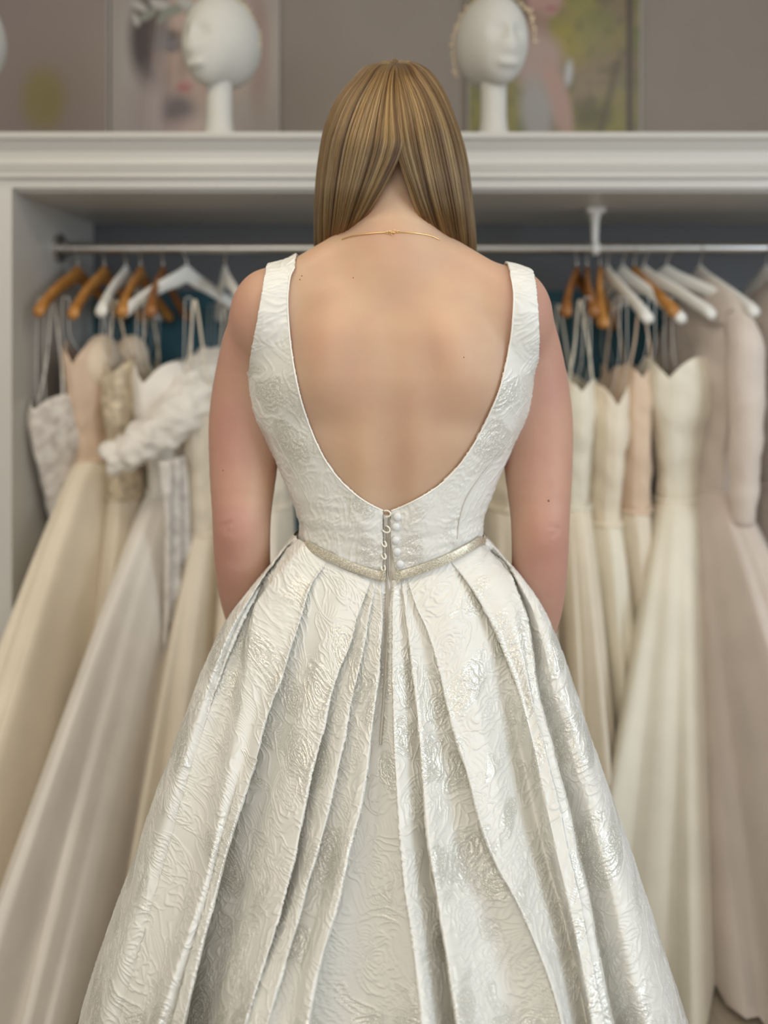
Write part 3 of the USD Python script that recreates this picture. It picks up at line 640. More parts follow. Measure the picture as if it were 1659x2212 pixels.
lfold('HL', amp((0, .003), (.1, .008), (.4, .014), (.7, .026), (1, .034)), amp((0, 2), (.2, 6), (.6, 16), (1, 22)), 1.0)
lfold('IL', amp((0, .003), (.1, .008), (.4, .016), (.7, .028), (1, .036)), amp((0, 3), (.3, 12), (.7, 20), (1, 26)))
mid('IL', 'JL', .6, amp((0, .003), (.4, .016), (.7, .03), (1, .04)))
lfold('JL', amp((0, .003), (.1, .007), (.4, .020), (.6, .026), (1, .016)), amp((0, 4), (.3, 14), (.6, 20), (1, 10)))
mid('JL', 'KL', .35, amp((0, .0), (.3, .002), (.6, .010), (1, .020))); mid('JL', 'KL', .8, amp((0, .003), (.2, .012), (.4, .034), (.6, .036), (1, .030)))
lfold('KL', amp((0, .004), (.1, .012), (.22, .017), (.38, .004), (.5, .0002), (1, 0)), amp((0, 6), (.1, 16), (.22, 16), (.38, 4), (.5, 1), (1, 1)), .6)
mid('KL', 'KR', .55, amp((0, .0), (.5, -.004), (1, -.004)))
rfold('KR', amp((0, .006), (.1, .018), (.3, .030), (.6, .042), (1, .055)), amp((0, 6), (.1, 20), (.3, 26), (1, 40)))
mid('KR', 'SR', .45, amp((0, .002), (.1, -.002), (.4, .004), (1, -.002))); mid('KR', 'SR', .8, amp((0, -.002), (.3, -.008), (1, -.018)))
node(sr, trk['SR'][:, 1], 0 * T)
PX, PY, OF = (np.stack([n[k] for n in nodes], 1) for k in (0, 1, 2)); OF = OF * 1.35 * np.clip(T / .035, 0, 1)[:, None]; PY = PY + 5 * (1 - T[:, None])      # rows x nodes
NN = PX.shape[1]; uu = np.arange(NN)
mono = [PchipInterpolator(uu, q, axis=1) for q in (PX, PY, OF)]
def back_rows(u, rows=slice(None)):
    px, py, of = (m(u)[rows] for m in mono)
    L_, R_ = sl[rows][:, None], sr[rows][:, None]; s = np.clip(2 * (px - L_) / (R_ - L_) - 1, -1, 1)
    y = Ys[rows][:, None] + (Yb - Ys)[rows][:, None] * np.clip(1 - np.abs(s) ** 2.3, 0, 1) ** (1 / 2.3) + of
    return at(px, py, y)
ud = np.linspace(0, NN - 1, 6000)
P8 = back_rows(ud)[[int(NR * .35), int(NR * .85)]]
arc = sum(np.r_[0, np.cumsum(np.linalg.norm(np.diff(p, axis=0), axis=1))] for p in P8) / 2
ncol = int(arc[-1] / .0013); ucol = np.interp(np.linspace(0, arc[-1], ncol), arc, ud)
SB = back_rows(ucol)                                                # rows x cols x 3
# front half
nf = 150; phi = np.linspace(0, PI, nf + 2)[1:-1]
Bf = PchipInterpolator([0, .1, .4, 1], [.118, .135, .19, .36])(T); Lp, Rp = SB[:, 0], SB[:, -1]
cx, hx = (Lp[:, 0] + Rp[:, 0]) / 2, (Rp[:, 0] - Lp[:, 0]) / 2
fold = 1 + .07 * T[:, None] * np.sin(15 * phi)[None] * np.sin(phi)[None]
sp_ = lambda a, p: np.sign(a) * np.abs(a) ** p
SFx = cx[:, None] + hx[:, None] * sp_(np.cos(phi), .8)[None] * fold; SFy = ((Lp[:, 1] + Rp[:, 1]) / 2)[:, None] + Bf[:, None] * sp_(np.sin(phi), .8)[None] * fold
SFz = Rp[:, 2:3] + (Lp[:, 2] - Rp[:, 2])[:, None] * (phi / PI)[None]
SF = np.stack([SFx, SFy, SFz], -1)
S0 = np.concatenate([SB, SF], 1)
# relief: arc length across, from the centre seam, and length down
iz = int(np.argmin(np.abs(ucol - izip)))
# down to the floor
dirn = S0[-1] - S0[-90]; dirn /= -np.minimum(dirn[:, 2:3], -1e-4); NX = 170
ex = [S0[-1] + dirn * ((S0[-1, :, 2] - .008) * k)[:, None] for k in np.linspace(0, 1, NX + 1)[1:]]
SA = np.concatenate([S0, np.array(ex)], 0); NA = NR + NX
du = np.linalg.norm(np.diff(SA, axis=1), axis=2); U = np.concatenate([np.zeros((NA, 1)), np.cumsum(du, 1)], 1); U = U - U[:, iz:iz + 1]
V = np.r_[0, np.cumsum(np.linalg.norm(np.diff(SA[:, iz], axis=0), axis=1))]
hg, lm = relief((U + .19).ravel(), np.broadcast_to(V[:, None] + .05, U.shape).ravel())
fs = grid_faces(NA, SA.shape[1], True); SP = SA.reshape(-1, 3)
wrn = meshkit.fbm(SP * 26, 3, 9) - .5
nrm_ = vnormals(SP, fs); sgn = np.sign((nrm_ * (SP - np.array([XC, .08, 0])))[:, :2].sum(1).mean())
TA = np.r_[T, np.ones(NX)]; fade = np.clip(TA / .02, 0, 1).repeat(SA.shape[1])
full = SP + sgn * nrm_ * ((hg * .0016 + wrn * .0028 * np.clip(TA / .1, 0, 1).repeat(SA.shape[1])) * fade)[:, None]; lam2 = lm
skirt = obj('gown_skirt', (full, fs if sgn > 0 else fs[:, ::-1]), 'brocade', person, smooth=True, primvars={'lame': lam2}, label='full pleated ivory brocade skirt falling to the floor')
# zip tape and teeth in the back opening, from the neckline point down to the stop
zi = [int(np.argmin(np.abs(trk['Z'][:, 1] - q))) for q in np.linspace(1250, 1608, 60)]
zb = onto(np.full(30, 836.), np.linspace(1108, 1246, 30), f_bodice, .0012); zs = SB[zi, iz] + (0, -.0012, 0)
zp = np.vstack([zb, zs]); zp = np.stack([gaussian_filter(zp[:, k], 2, mode='nearest') for k in range(3)], -1)
wz = np.r_[np.linspace(.0085, .006, 30), np.linspace(.0045, .0014, 60)]
tp = np.stack([zp + (0, 0, 0) - np.c_[wz, 0 * wz, 0 * wz], zp + np.c_[wz, 0 * wz, 0 * wz]], 1)
zipper = obj('zip', shell(tp.reshape(-1, 3), grid_faces(len(zp), 2), .0008), 'zip', person, smooth=True, label='long beige zip below the open back')
obj('zip_teeth', tube(zp + (0, -.0012, 0), .0013, 8), 'zip_metal', zipper, smooth=True)
for s in (-1, 1): obj('zip_lip', tube(tp[:, 0 if s < 0 else 1] * .45 + zp * .55 + (0, -.001, 0), .0012, 6), 'zip', zipper, smooth=True)
pz = onto(833, 1122, fb, .001)[0]
obj('zip_pull', cat_([bx(pz[0] - .0022, pz[0] + .0022, pz[1] - .002, pz[1] + .001, pz[2] - .008, pz[2] + .004), bx(pz[0] - .003, pz[0] + .003, pz[1] - .003, pz[1], pz[2] + .001, pz[2] + .007)]), 'zip_metal', zipper)

pl = np.array([onto(np.linspace(836 + .02 * (py - 1108), 862 + .03 * (py - 1108), 8), np.full(8, py), f_bodice, .0006) for py in np.linspace(1112, 1262, 30)])
obj('placket', shell(pl.reshape(-1, 3), grid_faces(30, 8), .0006), 'loop', bodice, smooth=True)
# necklace
nk = onto(*dense([(738, 517), (765, 509), (795, 505), (830, 502), (852, 501), (890, 503), (925, 508), (950, 518)], 90).T, f_body, .0008)
neck = obj('necklace', tube(nk, .00075, 6), 'gold', person, smooth=True, label='fine gold chain across the nape')
for px, py, r in ((836, 502, .0017), (843, 502, .0022), (848, 505, .0022), (853, 500, .0017), (860, 501, .0015)):
    p = onto(px, py, f_body, .0015)[0]; obj('clasp_link', lathe([(r + .0005 * math.cos(a), .0005 * math.sin(a)) for a in np.linspace(0, 2 * PI, 9)], 14).apply_transform(trimesh.transformations.translation_matrix(p) @ trimesh.transformations.rotation_matrix(PI / 2 + .4, [1, .3, 0])), 'gold', neck, smooth=True)

# ------------------------------------------------------------------ hair
GL = {-.6: [(850, 141, .15), (806, 144, .158), (775, 166, .165), (732, 222, .175), (707, 300, .180), (697, 400, .18), (693, 480, .175), (694, 550, .17)],
      0: [(850, 134, .115), (804, 137, .118), (770, 163, .117), (722, 222, .112), (694, 300, .108), (682, 400, .105), (679, 480, .108), (680, 552, .118)],
      .25: [(851, 136, .11), (815, 139, .098), (786, 166, .080), (746, 225, .062), (716, 310, .052), (702, 400, .050), (697, 480, .068), (697, 550, .100)],
      .5: [(852, 136, .105), (827, 141, .085), (804, 170, .055), (772, 230, .032), (745, 315, .018), (730, 400, .020), (720, 480, .042), (712, 550, .090)],
      .75: [(853, 136, .100), (838, 146, .066), (826, 176, .040), (808, 240, .016), (790, 320, .001), (768, 400, .004), (745, 480, .026), (728, 546, .080)],
      1: [(853, 136, .095), (853, 156, .060), (853, 186, .033), (862, 250, .009), (872, 305, -.003), (846, 372, .004), (798, 450, .016), (752, 520, .060)]}
GR = {-.6: [(858, 141, .15), (892, 141, .158), (912, 152, .165), (946, 198, .175), (973, 265, .18), (994, 345, .18), (1008, 430, .175), (1014, 500, .172), (1016, 565, .17)],
      0: [(857, 133, .115), (896, 134, .118), (922, 149, .117), (955, 190, .112), (985, 260, .108), (1008, 340, .105), (1020, 430, .108), (1027, 500, .112), (1029, 568, .122)],
      .25: [(856, 136, .11), (886, 136, .098), (908, 156, .080), (940, 203, .062), (968, 270, .052), (988, 350, .048), (1001, 430, .056), (1009, 500, .075), (1013, 566, .104)],
      .5: [(855, 136, .105), (876, 139, .085), (892, 162, .055), (922, 213, .032), (945, 285, .018), (962, 360, .018), (978, 440, .030), (990, 510, .058), (998, 572, .096)],
      .75: [(854, 136, .100), (866, 144, .066), (874, 168, .040), (894, 228, .016), (910, 300, .003), (925, 370, .004), (942, 440, .016), (962, 505, .048), (980, 560, .090)],
      1: [(853, 136, .095), (853, 156, .060), (853, 186, .034), (852, 250, .012), (858, 320, .002), (878, 382, .008), (904, 450, .019), (932, 510, .050), (962, 556, .085)]}
def guides(Gd, tail):
    qs = sorted(Gd); arr = []
    for q in qs:
        p = np.array(Gd[q], float); w = at(p[:, 0], p[:, 1], p[:, 2]); e = w[-1]
        w = np.vstack([w, [e + (tail * .004, .035, -.04), e + (tail * .006, .060, -.11), e + (tail * .004, .065, -.19)]])
        arr.append(dense(w, 26))
    arr = np.array(arr)
    return lambda q: PchipInterpolator(qs, arr, axis=0)(q)
under, strands = [], []
for Gd, s in ((GL, -1), (GR, 1)):
    gfun = guides(Gd, s); qs = np.linspace(-.6, 1, 60); sh = gfun(qs)
    ctr = np.array([XC, .115, 0]); inw = ctr - sh; inw[..., 2] = 0; dd = np.linalg.norm(inw, axis=2, keepdims=True); inw *= np.clip((dd - .012) / .04, 0, 1) / (dd + 1e-9)
    sh2 = sh + inw * .010; sh2[:, :4, 2] -= np.array([.010, .006, .003, .001])
    w_ = sh2.reshape(-1, 3); under.append(trimesh.Trimesh(*shell(w_, grid_faces(60, 26) if s < 0 else grid_faces(60, 26)[:, ::-1], .0015), process=False))
    n = 7500; q = np.clip(np.where(rng.random(n) < .88, rng.random(n), -.6 + .6 * rng.random(n)), -.6, 1)
    clump = np.floor(q * 42) / 42 + .5 / 42; q1 = q * .55 + clump * .45
    base = gfun(q)[:, :, :]; tip = gfun(np.clip(q1 + rng.normal(0, .012, n), -.6, 1)); tt = np.linspace(0, 1, 26)[None, :, None]
    c = base * (1 - tt) + tip * tt
    inw = ctr - c; inw[..., 2] = 0; dd = np.linalg.norm(inw, axis=2, keepdims=True); inw *= np.clip((dd - .012) / .04, 0, 1) / (dd + 1e-9)
    cl = np.floor(q * 42).astype(int); cr = np.random.default_rng(5).random(200)[cl + 30]; cq = np.random.default_rng(8 + s).random(400)[np.floor(q * 110).astype(int) + 80]
    dep = (rng.random(n) ** 1.3 * .007 + cr * .005)[:, None, None] + (.007 * np.exp(-((q - .80) / .025) ** 2) + .005 * np.exp(-((q - .46) / .018) ** 2))[:, None, None] * np.clip((tt - .25) / .2, 0, 1)
    wav = (np.sin(tt * 9 + rng.random((n, 1, 1)) * 6.3) * rng.normal(0, .0007, (n, 1, 1)))
    c = c + inw * dep; c[..., 0:1] += wav; strands.append((c, q, cr * .45 + cq * .55, rng.random(n)))
hair = obj('hair', cat_(under), 'hair_under', person, smooth=True, label='long straight dark-blonde hair parted at the nape')
def curves(name, C, m, width):
    pp = str(hair.GetPath()); b = UsdGeom.BasisCurves.Define(stage, pp + '/' + numbered(pp, name)); n, k = C.shape[:2]
    C = np.concatenate([C[:, :1] * 2 - C[:, 1:2], C, C[:, -1:] * 2 - C[:, -2:-1]], 1); k += 2
    b.CreateTypeAttr('cubic'); b.CreateBasisAttr('catmullRom'); b.CreateCurveVertexCountsAttr(Vt.IntArray.FromNumpy(np.full(n, k, np.int32)))
    b.CreatePointsAttr(Vt.Vec3fArray.FromNumpy(C.reshape(-1, 3).astype(np.float32))); b.CreateWidthsAttr(Vt.FloatArray([width])); b.SetWidthsInterpolation('constant')
    UsdShade.MaterialBindingAPI.Apply(b.GetPrim()).Bind(M[m]); b.GetPrim().SetCustomDataByKey('kind', 'stuff')
    return b
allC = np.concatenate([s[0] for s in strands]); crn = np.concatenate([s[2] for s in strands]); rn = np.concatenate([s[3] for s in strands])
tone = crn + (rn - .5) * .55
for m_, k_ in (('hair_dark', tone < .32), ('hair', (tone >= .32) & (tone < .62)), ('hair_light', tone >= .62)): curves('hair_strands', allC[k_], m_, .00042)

# ------------------------------------------------------------------ on top of the wardrobe
def blob(px, py, cx, cy, rx, ry, soft=.35, rot=0.0):
    a, b = px - cx, py - cy; c, s = math.cos(rot), math.sin(rot)
    d = np.hypot((a * c + b * s) / rx, (-a * s + b * c) / ry); return np.clip((1 + soft - d) / (2 * soft), 0, 1)
def lay(col, m, c): return col * (1 - m[..., None]) + np.array(c) * m[..., None]
def poster(label, x0, x1, y0, y1, paint, edge, name='poster', n=170):
    """a flat print on a board: pixels of the photograph only say where on the print a colour lies"""
    yb = 1.282; a, b = at(x0, y1, yb), at(x1, y0, yb); zb_ = max(a[2], ZS + .001)
    t = thing(name, label, 'poster', ((a[0] + b[0]) / 2, yb, zb_)); w, h = b[0] - a[0], b[2] - zb_
    obj('backing_board', bx(-w / 2, w / 2, .001, .016, 0, h), edge, t, smooth=False)
    gx, gz = np.meshgrid(np.linspace(0, 1, n), np.linspace(0, 1, n)); px = x0 + (x1 - x0) * gx; py = HZ - ((zb_ + h * gz) - CZ) * F / (yb - CY)
    v = np.stack([(gx - .5) * w * .985, 0 * gx, gz * h * .99 + .002], -1).reshape(-1, 3)
    obj('print', (v, grid_faces(n, n)), 'print', t, smooth=False, primvars={'print': np.clip(paint(px, py).reshape(-1, 3), 0, 1)})
    return t
def nz(px, py, s, seed): return meshkit.fbm(np.stack([px / s, py / s, 0 * px], -1), 4, seed)
def paint_veil(px, py):
    c = np.ones(px.shape + (3,)) * (.285, .24, .21)
    c = lay(c, blob(px, py, 285, 190, 45, 190, .5) * .6, (.35, .32, .30))
    c = lay(c, blob(px, py, 330, 85, 52, 105, .25), (.03, .018, .02))
    c = lay(c, blob(px, py, 560, 110, 24, 120, .4) * .7, (.20, .11, .10))
    c = lay(c, blob(px, py, 335, 250, 60, 90, .5) * .7, (.24, .185, .185))
    c = lay(c, blob(px, py, 445, 95, 105, 135, .22), (.33, .23, .185))
    c = lay(c, blob(px, py, 430, 20, 70, 40, .5) * .5, (.52, .38, .31))
    c = lay(c, blob(px, py, 345, 60, 18, 60, .5), (.06, .035, .035))
    c = lay(c, blob(px, py, 358, 72, 34, 10, .6, .1), (.06, .04, .04)); c = lay(c, blob(px, py, 362, 95, 30, 17, .5, .12), (.05, .045, .06))
    c = lay(c, blob(px, py, 372, 95, 6, 5, .5) * .7, (.22, .22, .25))
    c = lay(c, blob(px, py, 395, 140, 9, 34, .8, .1) * .5, (.13, .085, .07)); c = lay(c, blob(px, py, 352, 160, 14, 50, .8) * .6, (.17, .11, .09))
    c = lay(c, blob(px, py, 397, 189, 17, 12, .5), (.33, .12, .11)); c = lay(c, blob(px, py, 396, 189, 18, 2, .5) * .7, (.12, .04, .04))
    c = lay(c, blob(px, py, 385, 240, 34, 34, .5) * .9, (.075, .055, .06)); c = lay(c, blob(px, py, 430, 285, 60, 30, .6) * .7, (.42, .31, .27))
    for x0, x1, w in ((338, 312, 3), (362, 345, 3), (350, 330, 9)):
        xx = x0 + (x1 - x0) * (py - 60) / 220; c = lay(c, np.exp(-((px - xx) / w) ** 2) * .22 * (py > 40), (.52, .46, .44))
    for k, (x, y, r, ro) in enumerate([(300, 12, 20, .5), (318, 30, 24, -.6), (345, 8, 26, .3), (372, 22, 30, -.35), (405, 8, 24, .4), (425, 24, 26, -.2), (292, 42, 15, 1.2), (352, 34, 20, -.9)]):
        c = lay(c, blob(px, py, x, y, r, r * .42, .18, ro), ((.40, .385, .35), (.20, .205, .165))[k % 2])
    return c
def paint_garden(px, py):
    n1, n2, n3 = nz(px, py, 70, 3), nz(px, py, 45, 11), nz(px, py, 22, 5)
    c = np.ones(px.shape + (3,)) * (.17, .125, .07)
    c = lay(c, np.clip((n1 - .45) * 6, 0, 1), (.20, .17, .045)); c = lay(c, np.clip((n2 - .52) * 6, 0, 1) * .8, (.11, .12, .045))
    c = lay(c, blob(px, py, 1225, 85, 45, 55, .6) * .8, (.25, .19, .02)); c = lay(c, blob(px, py, 1275, 70, 50, 60, .6) * .55, (.20, .18, .06))
    c = lay(c, blob(px, py, 1290, 185, 60, 40, .5) * .5, (.22, .16, .10)); c = lay(c, np.clip((n3 - .55) * 5, 0, 1) * .35, (.06, .055, .03))
    c = lay(c, blob(px, py, 1275, 250, 40, 30, .6) * .7, (.05, .055, .025)); c = lay(c, np.exp(-((px - 1330 + (py - 160) * .25) / 10) ** 2) * .6 * (py > 130), (.05, .04, .028))
    c = lay(c, np.clip((px - 1352) / 8, 0, 1) * np.clip((1372 - px) / 6, 0, 1), (.055, .038, .028))
    c = lay(c, blob(px, py, 1120, 10, 40, 45, .4), (.09, .05, .035)); c = lay(c, blob(px, py, 1175, -5, 40, 42, .25), (.34, .20, .17))
    c = lay(c, blob(px, py, 1190, 17, 13, 6, .4) * .8, (.25, .08, .08)); c = lay(c, blob(px, py, 1160, 60, 24, 40, .4), (.24, .14, .11))
    c = lay(c, blob(px, py, 1160, 130, 55, 62, .3), (.31, .22, .19)); c = lay(c, blob(px, py, 1205, 215, 24, 90, .25, -.28), (.33, .205, .17))
    c = lay(c, blob(px, py, 1158, 245, 34, 75, .35, -.12), (.27, .255, .235)); c = lay(c, blob(px, py, 1229, 158, 9, 28, .4, .1), (.36, .35, .34))
    return np.clip(c * 1.08, 0, 1)
def paint_plain(px, py):
    c = np.ones(px.shape + (3,)) * (.24, .19, .17); c = lay(c, np.clip((nz(px, py, 160, 8) - .4) * 2, 0, 1) * .5, (.25, .20, .16))
    return lay(c, blob(px, py, 95, 215, 46, 66, .35) * .9, (.23, .185, .07))
poster('portrait print of a veiled woman with leaf crown behind the left display head', 240, 603, -70, 300, paint_veil, 'frame_grey')
poster('print of a woman in white among yellow-green foliage behind the right display head', 1010, 1386, -70, 300, paint_garden, 'frame_grey')
poster('plain mauve print with one olive oval at the far left', -170, 234, -70, 300, paint_plain, 'frame_grey')

def display_head(label, X, Y, yaw, lean, rx=.079):
    t = thing('display_head', label, 'mannequin head', (X, Y, ZS), yaw, 'white display heads on the wardrobe top')
    def f(P):
        d = ell(P, (0, lean, .232), (rx, .098, .104)); d = smin(d, ell(P, (0, lean - .052, .190), (.046, .042, .066)), .03)
        d = smin(d, rc(P, (0, lean - .092, .222), (0, lean - .094, .194), .007, .012), .03)
        for s in (-1, 1):
            d = -smin(-d, ell(P, (s * .030, lean - .102, .226), (.018, .012, .012)), .02)
        d = smin(d, ell(P, (0, lean - .090, .158), (.020, .008, .006)), .014)
        return d
    obj('head', nets(f, (-.10, -.14, .09), (.10, .13, .36), .005, 4), 'foam', t, smooth=True)
    obj('neck', lathe([(.030, .150), (.029, .11), (.029, .06), (.032, .03), (.040, .010), (.046, .003), (.046, 0), (0, 0)], 40), 'foam', t, smooth=40)
    return t
yh = .80
hL, hR, hF = at(468, 285, yh)[0], at(1072, 285, yh)[0], at(-68, 285, yh)[0]
display_head('white foam display head in front of the veiled portrait print', hL + .006, yh, -.55, .012)
display_head('white foam display head just right of the hair in front of the foliage print', hR - .006, yh, .30, .012)
display_head('white foam display head cut off by the left edge of the picture', hF, yh, .2, .0)
def headpiece(label, X, pts, seed):
    """a wire of beads lying over the head"""
    r_ = np.random.default_rng(seed); t = thing('beaded_headpiece', label, 'headpiece', (X, yh, ZS)); p = dense(pts, 60)
    obj('wire', tube(p, .0012, 6), 'pearl', t, smooth=True)
    for i in range(0, 60, 2):
        c = p[i] + r_.normal(0, .004, 3); obj('bead', ball(c, r_.uniform(.0025, .0042), 1), 'pearl', t, smooth=True)
headpiece('gold beaded hair vine on the head before the veiled portrait', hL, [(.02, .0, .345), (.052, .0, .325), (.078, .005, .29), (.092, .012, .25), (.093, .02, .215), (.085, .03, .18)], 3)
headpiece('beaded hair vine down the left side of the head by the foliage print', hR, [(-.01, .01, .348), (-.05, .012, .325), (-.082, .015, .285), (-.096, .02, .24), (-.096, .025, .20), (-.085, .03, .16)], 4)
headpiece('short beaded hair vine on the right of the head by the foliage print', hR, [(.03, .0, .340), (.058, .0, .318), (.078, .0, .285), (.088, .0, .25), (.086, .002, .225)], 5)

# ------------------------------------------------------------------ hangers and gowns on the rail
def hanger(label, X, yaw, m, half=.205, drop=.095, group=None):
    t = thing('coat_hanger', label, 'hanger', (X, YR, ZR + .0125), yaw, group)
    a = np.linspace(-.55, PI + .3, 18); hook = np.stack([0 * a, -.016 * np.cos(a), .016 * np.sin(a) - .0135], -1)[::-1]
    hook = np.vstack([hook, [(0, -.011, -.028), (0, -.003, -.040), (0, 0, -.055), (0, 0, -.078)]])
    hook = hook[:, [0, 1, 2]]
    obj('hook', tube(hook, .0019, 8), 'chrome', t, smooth=True)
    s = np.linspace(-1, 1, 41); y = s * half; z = -.085 - drop * np.abs(s) ** 1.35 + .008 * np.exp(-(s / .1) ** 2); x = .018 * s ** 2
    h = .017 + .006 * np.exp(-(s / .25) ** 2); h = np.where(np.abs(s) > .96, h * .8, h); w = .0075 + .007 * np.abs(s) ** 3
    th = np.arange(12) / 12 * 2 * PI
    v = np.stack([x[:, None] + w[:, None] * np.cos(th), np.repeat(y[:, None], 12, 1), z[:, None] + h[:, None] * np.sin(th)], -1)
    vv = np.vstack([v.reshape(-1, 3), v[0].mean(0) + (0, -.006, 0), v[-1].mean(0) + (0, .006, 0)]); n0 = 41 * 12
    f = np.vstack([grid_faces(41, 12, True), [[n0, (k + 1) % 12, k] for k in range(12)], [[n0 + 1, 40 * 12 + k, 40 * 12 + (k + 1) % 12] for k in range(12)]])
    obj('arms', (vv, f), m, t, smooth=50)
    return t
def gown(label, X, yaw, zt, m_bod, m_skirt, group=None, bod=.30, bust=(.155, .062), waist=(.112, .045), hem=(0.240, 0.170), near=0.72, folds=9, seed=0, straps=(.13, .035), sweet=.03, loops=True, y0=None, flare=1.5):
    """an empty gown hanging by its loops, seen edge-on: width along the hanger"""
    r_ = np.random.default_rng(seed); y0 = YR if y0 is None else y0
    t = thing('wedding_gown', label, 'wedding dress', (X, y0, 0), yaw, group)
    n = 72; th = np.arange(n) / n * 2 * PI; zw = zt - bod
    def ring(a, b, z, amp, ph, an=None, e=1.0):
        k = 1 + amp * np.sin(folds * th + ph) + amp * .5 * np.sin((folds * 2 + 1) * th + ph * 1.7); s_ = np.sin(th); aa = np.where(s_ < 0, an if an else a, a)
        pw = lambda t_: np.sign(t_) * np.abs(t_) ** e
        return np.stack([b * k * pw(np.cos(th)), aa * k * pw(s_), np.broadcast_to(z, th.shape)], -1)
    rows = []; R = 26
    for i in range(R):
        s = i / (R - 1); q = s * s * (3 - 2 * s); a = bust[0] * (1 - q) + waist[0] * q; b = bust[1] * (1 - q) + waist[1] * q
        a *= 1 + .05 * math.sin(s * 3.1); b *= 1 + .25 * math.sin(min(s * 2, 1) * PI)
        z = zt - bod * s + sweet * (1 - s) * (np.abs(np.sin(2 * th)) - .6 - .8 * np.clip(np.cos(th), 0, 1) * 0)
        rows.append(ring(a, b, z, .012 * (1 - s) + .02 * s, .4))
    v = np.array(rows).reshape(-1, 3); f = grid_faces(R, n, True)
    v = v + vnormals(v, f) * ((meshkit.fbm(v * 22 + seed, 3, seed) - .5) * .016)[:, None]
    obj('bodice', shell(v, f, .002), m_bod, t, smooth=True)
    rows = []; R = 60; p0 = r_.random() * 6
    for i in range(R):
        s = i / (R - 1); q = s ** (1 / flare) if flare > 1 else s; q = .5 * s + .5 * s ** .75
        a = waist[0] + (hem[0] - waist[0]) * q; b = waist[1] + (hem[1] - waist[1]) * q; an = waist[0] + (near - waist[0]) * q
        rows.append(ring(a, b, zw + .005 + (.012 - zw) * s, .01 + .075 * s ** .8, p0 + s * .8, an, 1 - .32 * s ** .7))
    v = np.array(rows).reshape(-1, 3); obj('skirt', shell(v, grid_faces(R, n, True), .002), m_skirt, t, smooth=True)
    wz_ = ring(waist[0] + .004, waist[1] + .004, zw + .002, .02, .4); obj('waistband', tube(wz_, .006, 8, closed=True), m_bod, t, smooth=True)
    for s in (-1, 1):
        if straps: obj('strap', tube(dense([(bust[1] * .7, s * bust[0] * .72, zt - .02), (.02, s * straps[0], (zt + ZR - .15) / 2), (0, s * straps[0], ZR - .135), (-.012, s * straps[0], (zt + ZR - .15) / 2), (-bust[1] * .6, s * bust[0] * .7, zt - .02)], 24), .0028, 6), m_bod, t, smooth=True)
        if loops:
            zh = ZR - .155; yh_ = s * .185
            obj('hanging_loop', tube(dense([(.012, s * bust[0] * .88, zt - .01), (.010, yh_, (zt + zh) / 2), (.009, yh_, zh + .022), (-.004, yh_, zh + .022), (-.008, yh_, (zt + zh) / 2), (-.012, s * bust[0] * .85, zt - .01)], 30), .0009, 5), 'ribbon_loop', t, smooth=True)
    return t
Xp = lambda px, D=2.09: (px - W / 2) * D / F
zp_ = lambda py, D: CZ + (HZ - py) * D / F
# left of the bride, from the side panel inwards
hanger('light wooden hanger nearest the left side panel', Xp(168), -.10, 'wood', half=.225)
hanger('light wooden hanger, second from the left side panel', Xp(226), -.10, 'wood', drop=.10)
hanger('glossy white hanger between the light wooden ones on the left', Xp(272), -.05, 'white_hanger')
hanger('light wooden hanger right of the left glossy white one', Xp(304), .0, 'wood')
hanger('brown wooden hanger behind the wide white one on the left', Xp(352), .04, 'dark_wood')
hanger('wide white hanger turned towards the room left of the bride', Xp(404), -.55, 'white_hanger', half=.215)
hanger('white hanger half hidden by the left shoulder of the bride', Xp(486), .35, 'white_hanger')
gown('lilac-cream floral lace gown against the left side panel', Xp(172), -.13, zp_(865, 1.92), 'g_lace', 'g_ivory', bod=.34, bust=(.205, .050), hem=(.20, .05), near=0.42, seed=1, folds=7)
g2 = gown('cream gown with nude moulded cups and wide satin skirt on the left', Xp(226), -.16, zp_(755, 1.92), 'g_nude', 'g_cream', bod=.27, bust=(.150, .060), waist=(.105, .04), hem=(.24, .105), near=0.8, seed=2, folds=6, straps=None, sweet=.06)
gown('gold-beige lace gown behind the draped white gown', Xp(288), -.02, zp_(790, 1.95), 'g_goldlace', 'g_beige', bod=.32, bust=(.145, .048), hem=(.20, .045), near=0.36, seed=3, folds=8)
g4 = gown('white satin gown with a soft draped off-shoulder swag on the left', Xp(385), -.24, zp_(800, 1.95), 'g_white', 'g_white', bod=.30, bust=(.165, .075), waist=(.11, .05), hem=(.22, .095), near=0.8, seed=4, folds=7, straps=None, sweet=.05)
zt4 = zp_(800, 1.95)
for s in (-1, 1):
    c_ = ball((0, 0, 0), 1.0, 3); c_.apply_scale((.040, .062, .066)); c_.apply_translation((.034, s * .078, zp_(755, 1.92) - .030)); obj('moulded_cup', c_, 'g_cup', g2, smooth=True)
sw = dense([(.03, .12, zt4 + .02), (.075, .0, zt4 - .01), (.080, -.10, zt4 - .07), (.03, -.19, zt4 - .15), (-.05, -.245, zt4 - .20)], 60); rs = .022 + .034 * np.sin(np.linspace(.2, 2.95, 60)) ** .8
swm = tube(sw, rs, 28); nv_ = vnormals(np.array(swm.vertices), np.array(swm.faces)); swm.vertices = np.array(swm.vertices) + nv_ * ((meshkit.fbm(np.array(swm.vertices) * np.array([60, 14, 40]), 3, 3) - .5) * .05)[:, None]
obj('draped_swag', swm, 'g_white', g4, smooth=True)
u_, v_ = np.meshgrid(np.linspace(-1, 1, 30), np.linspace(0, 1, 50))
lt = np.stack([.08 + .012 * np.sin(u_ * 7 + v_ * 4), -.18 + u_ * .045 * (1 + v_ * .4) + .03 * v_, zt4 - .20 - v_ * (.42 + .05 * np.cos(u_ * 5))], -1).reshape(-1, 3)
obj('lace_overlay', shell(lt, grid_faces(50, 30), .0015), 'g_lace', g4, smooth=True)
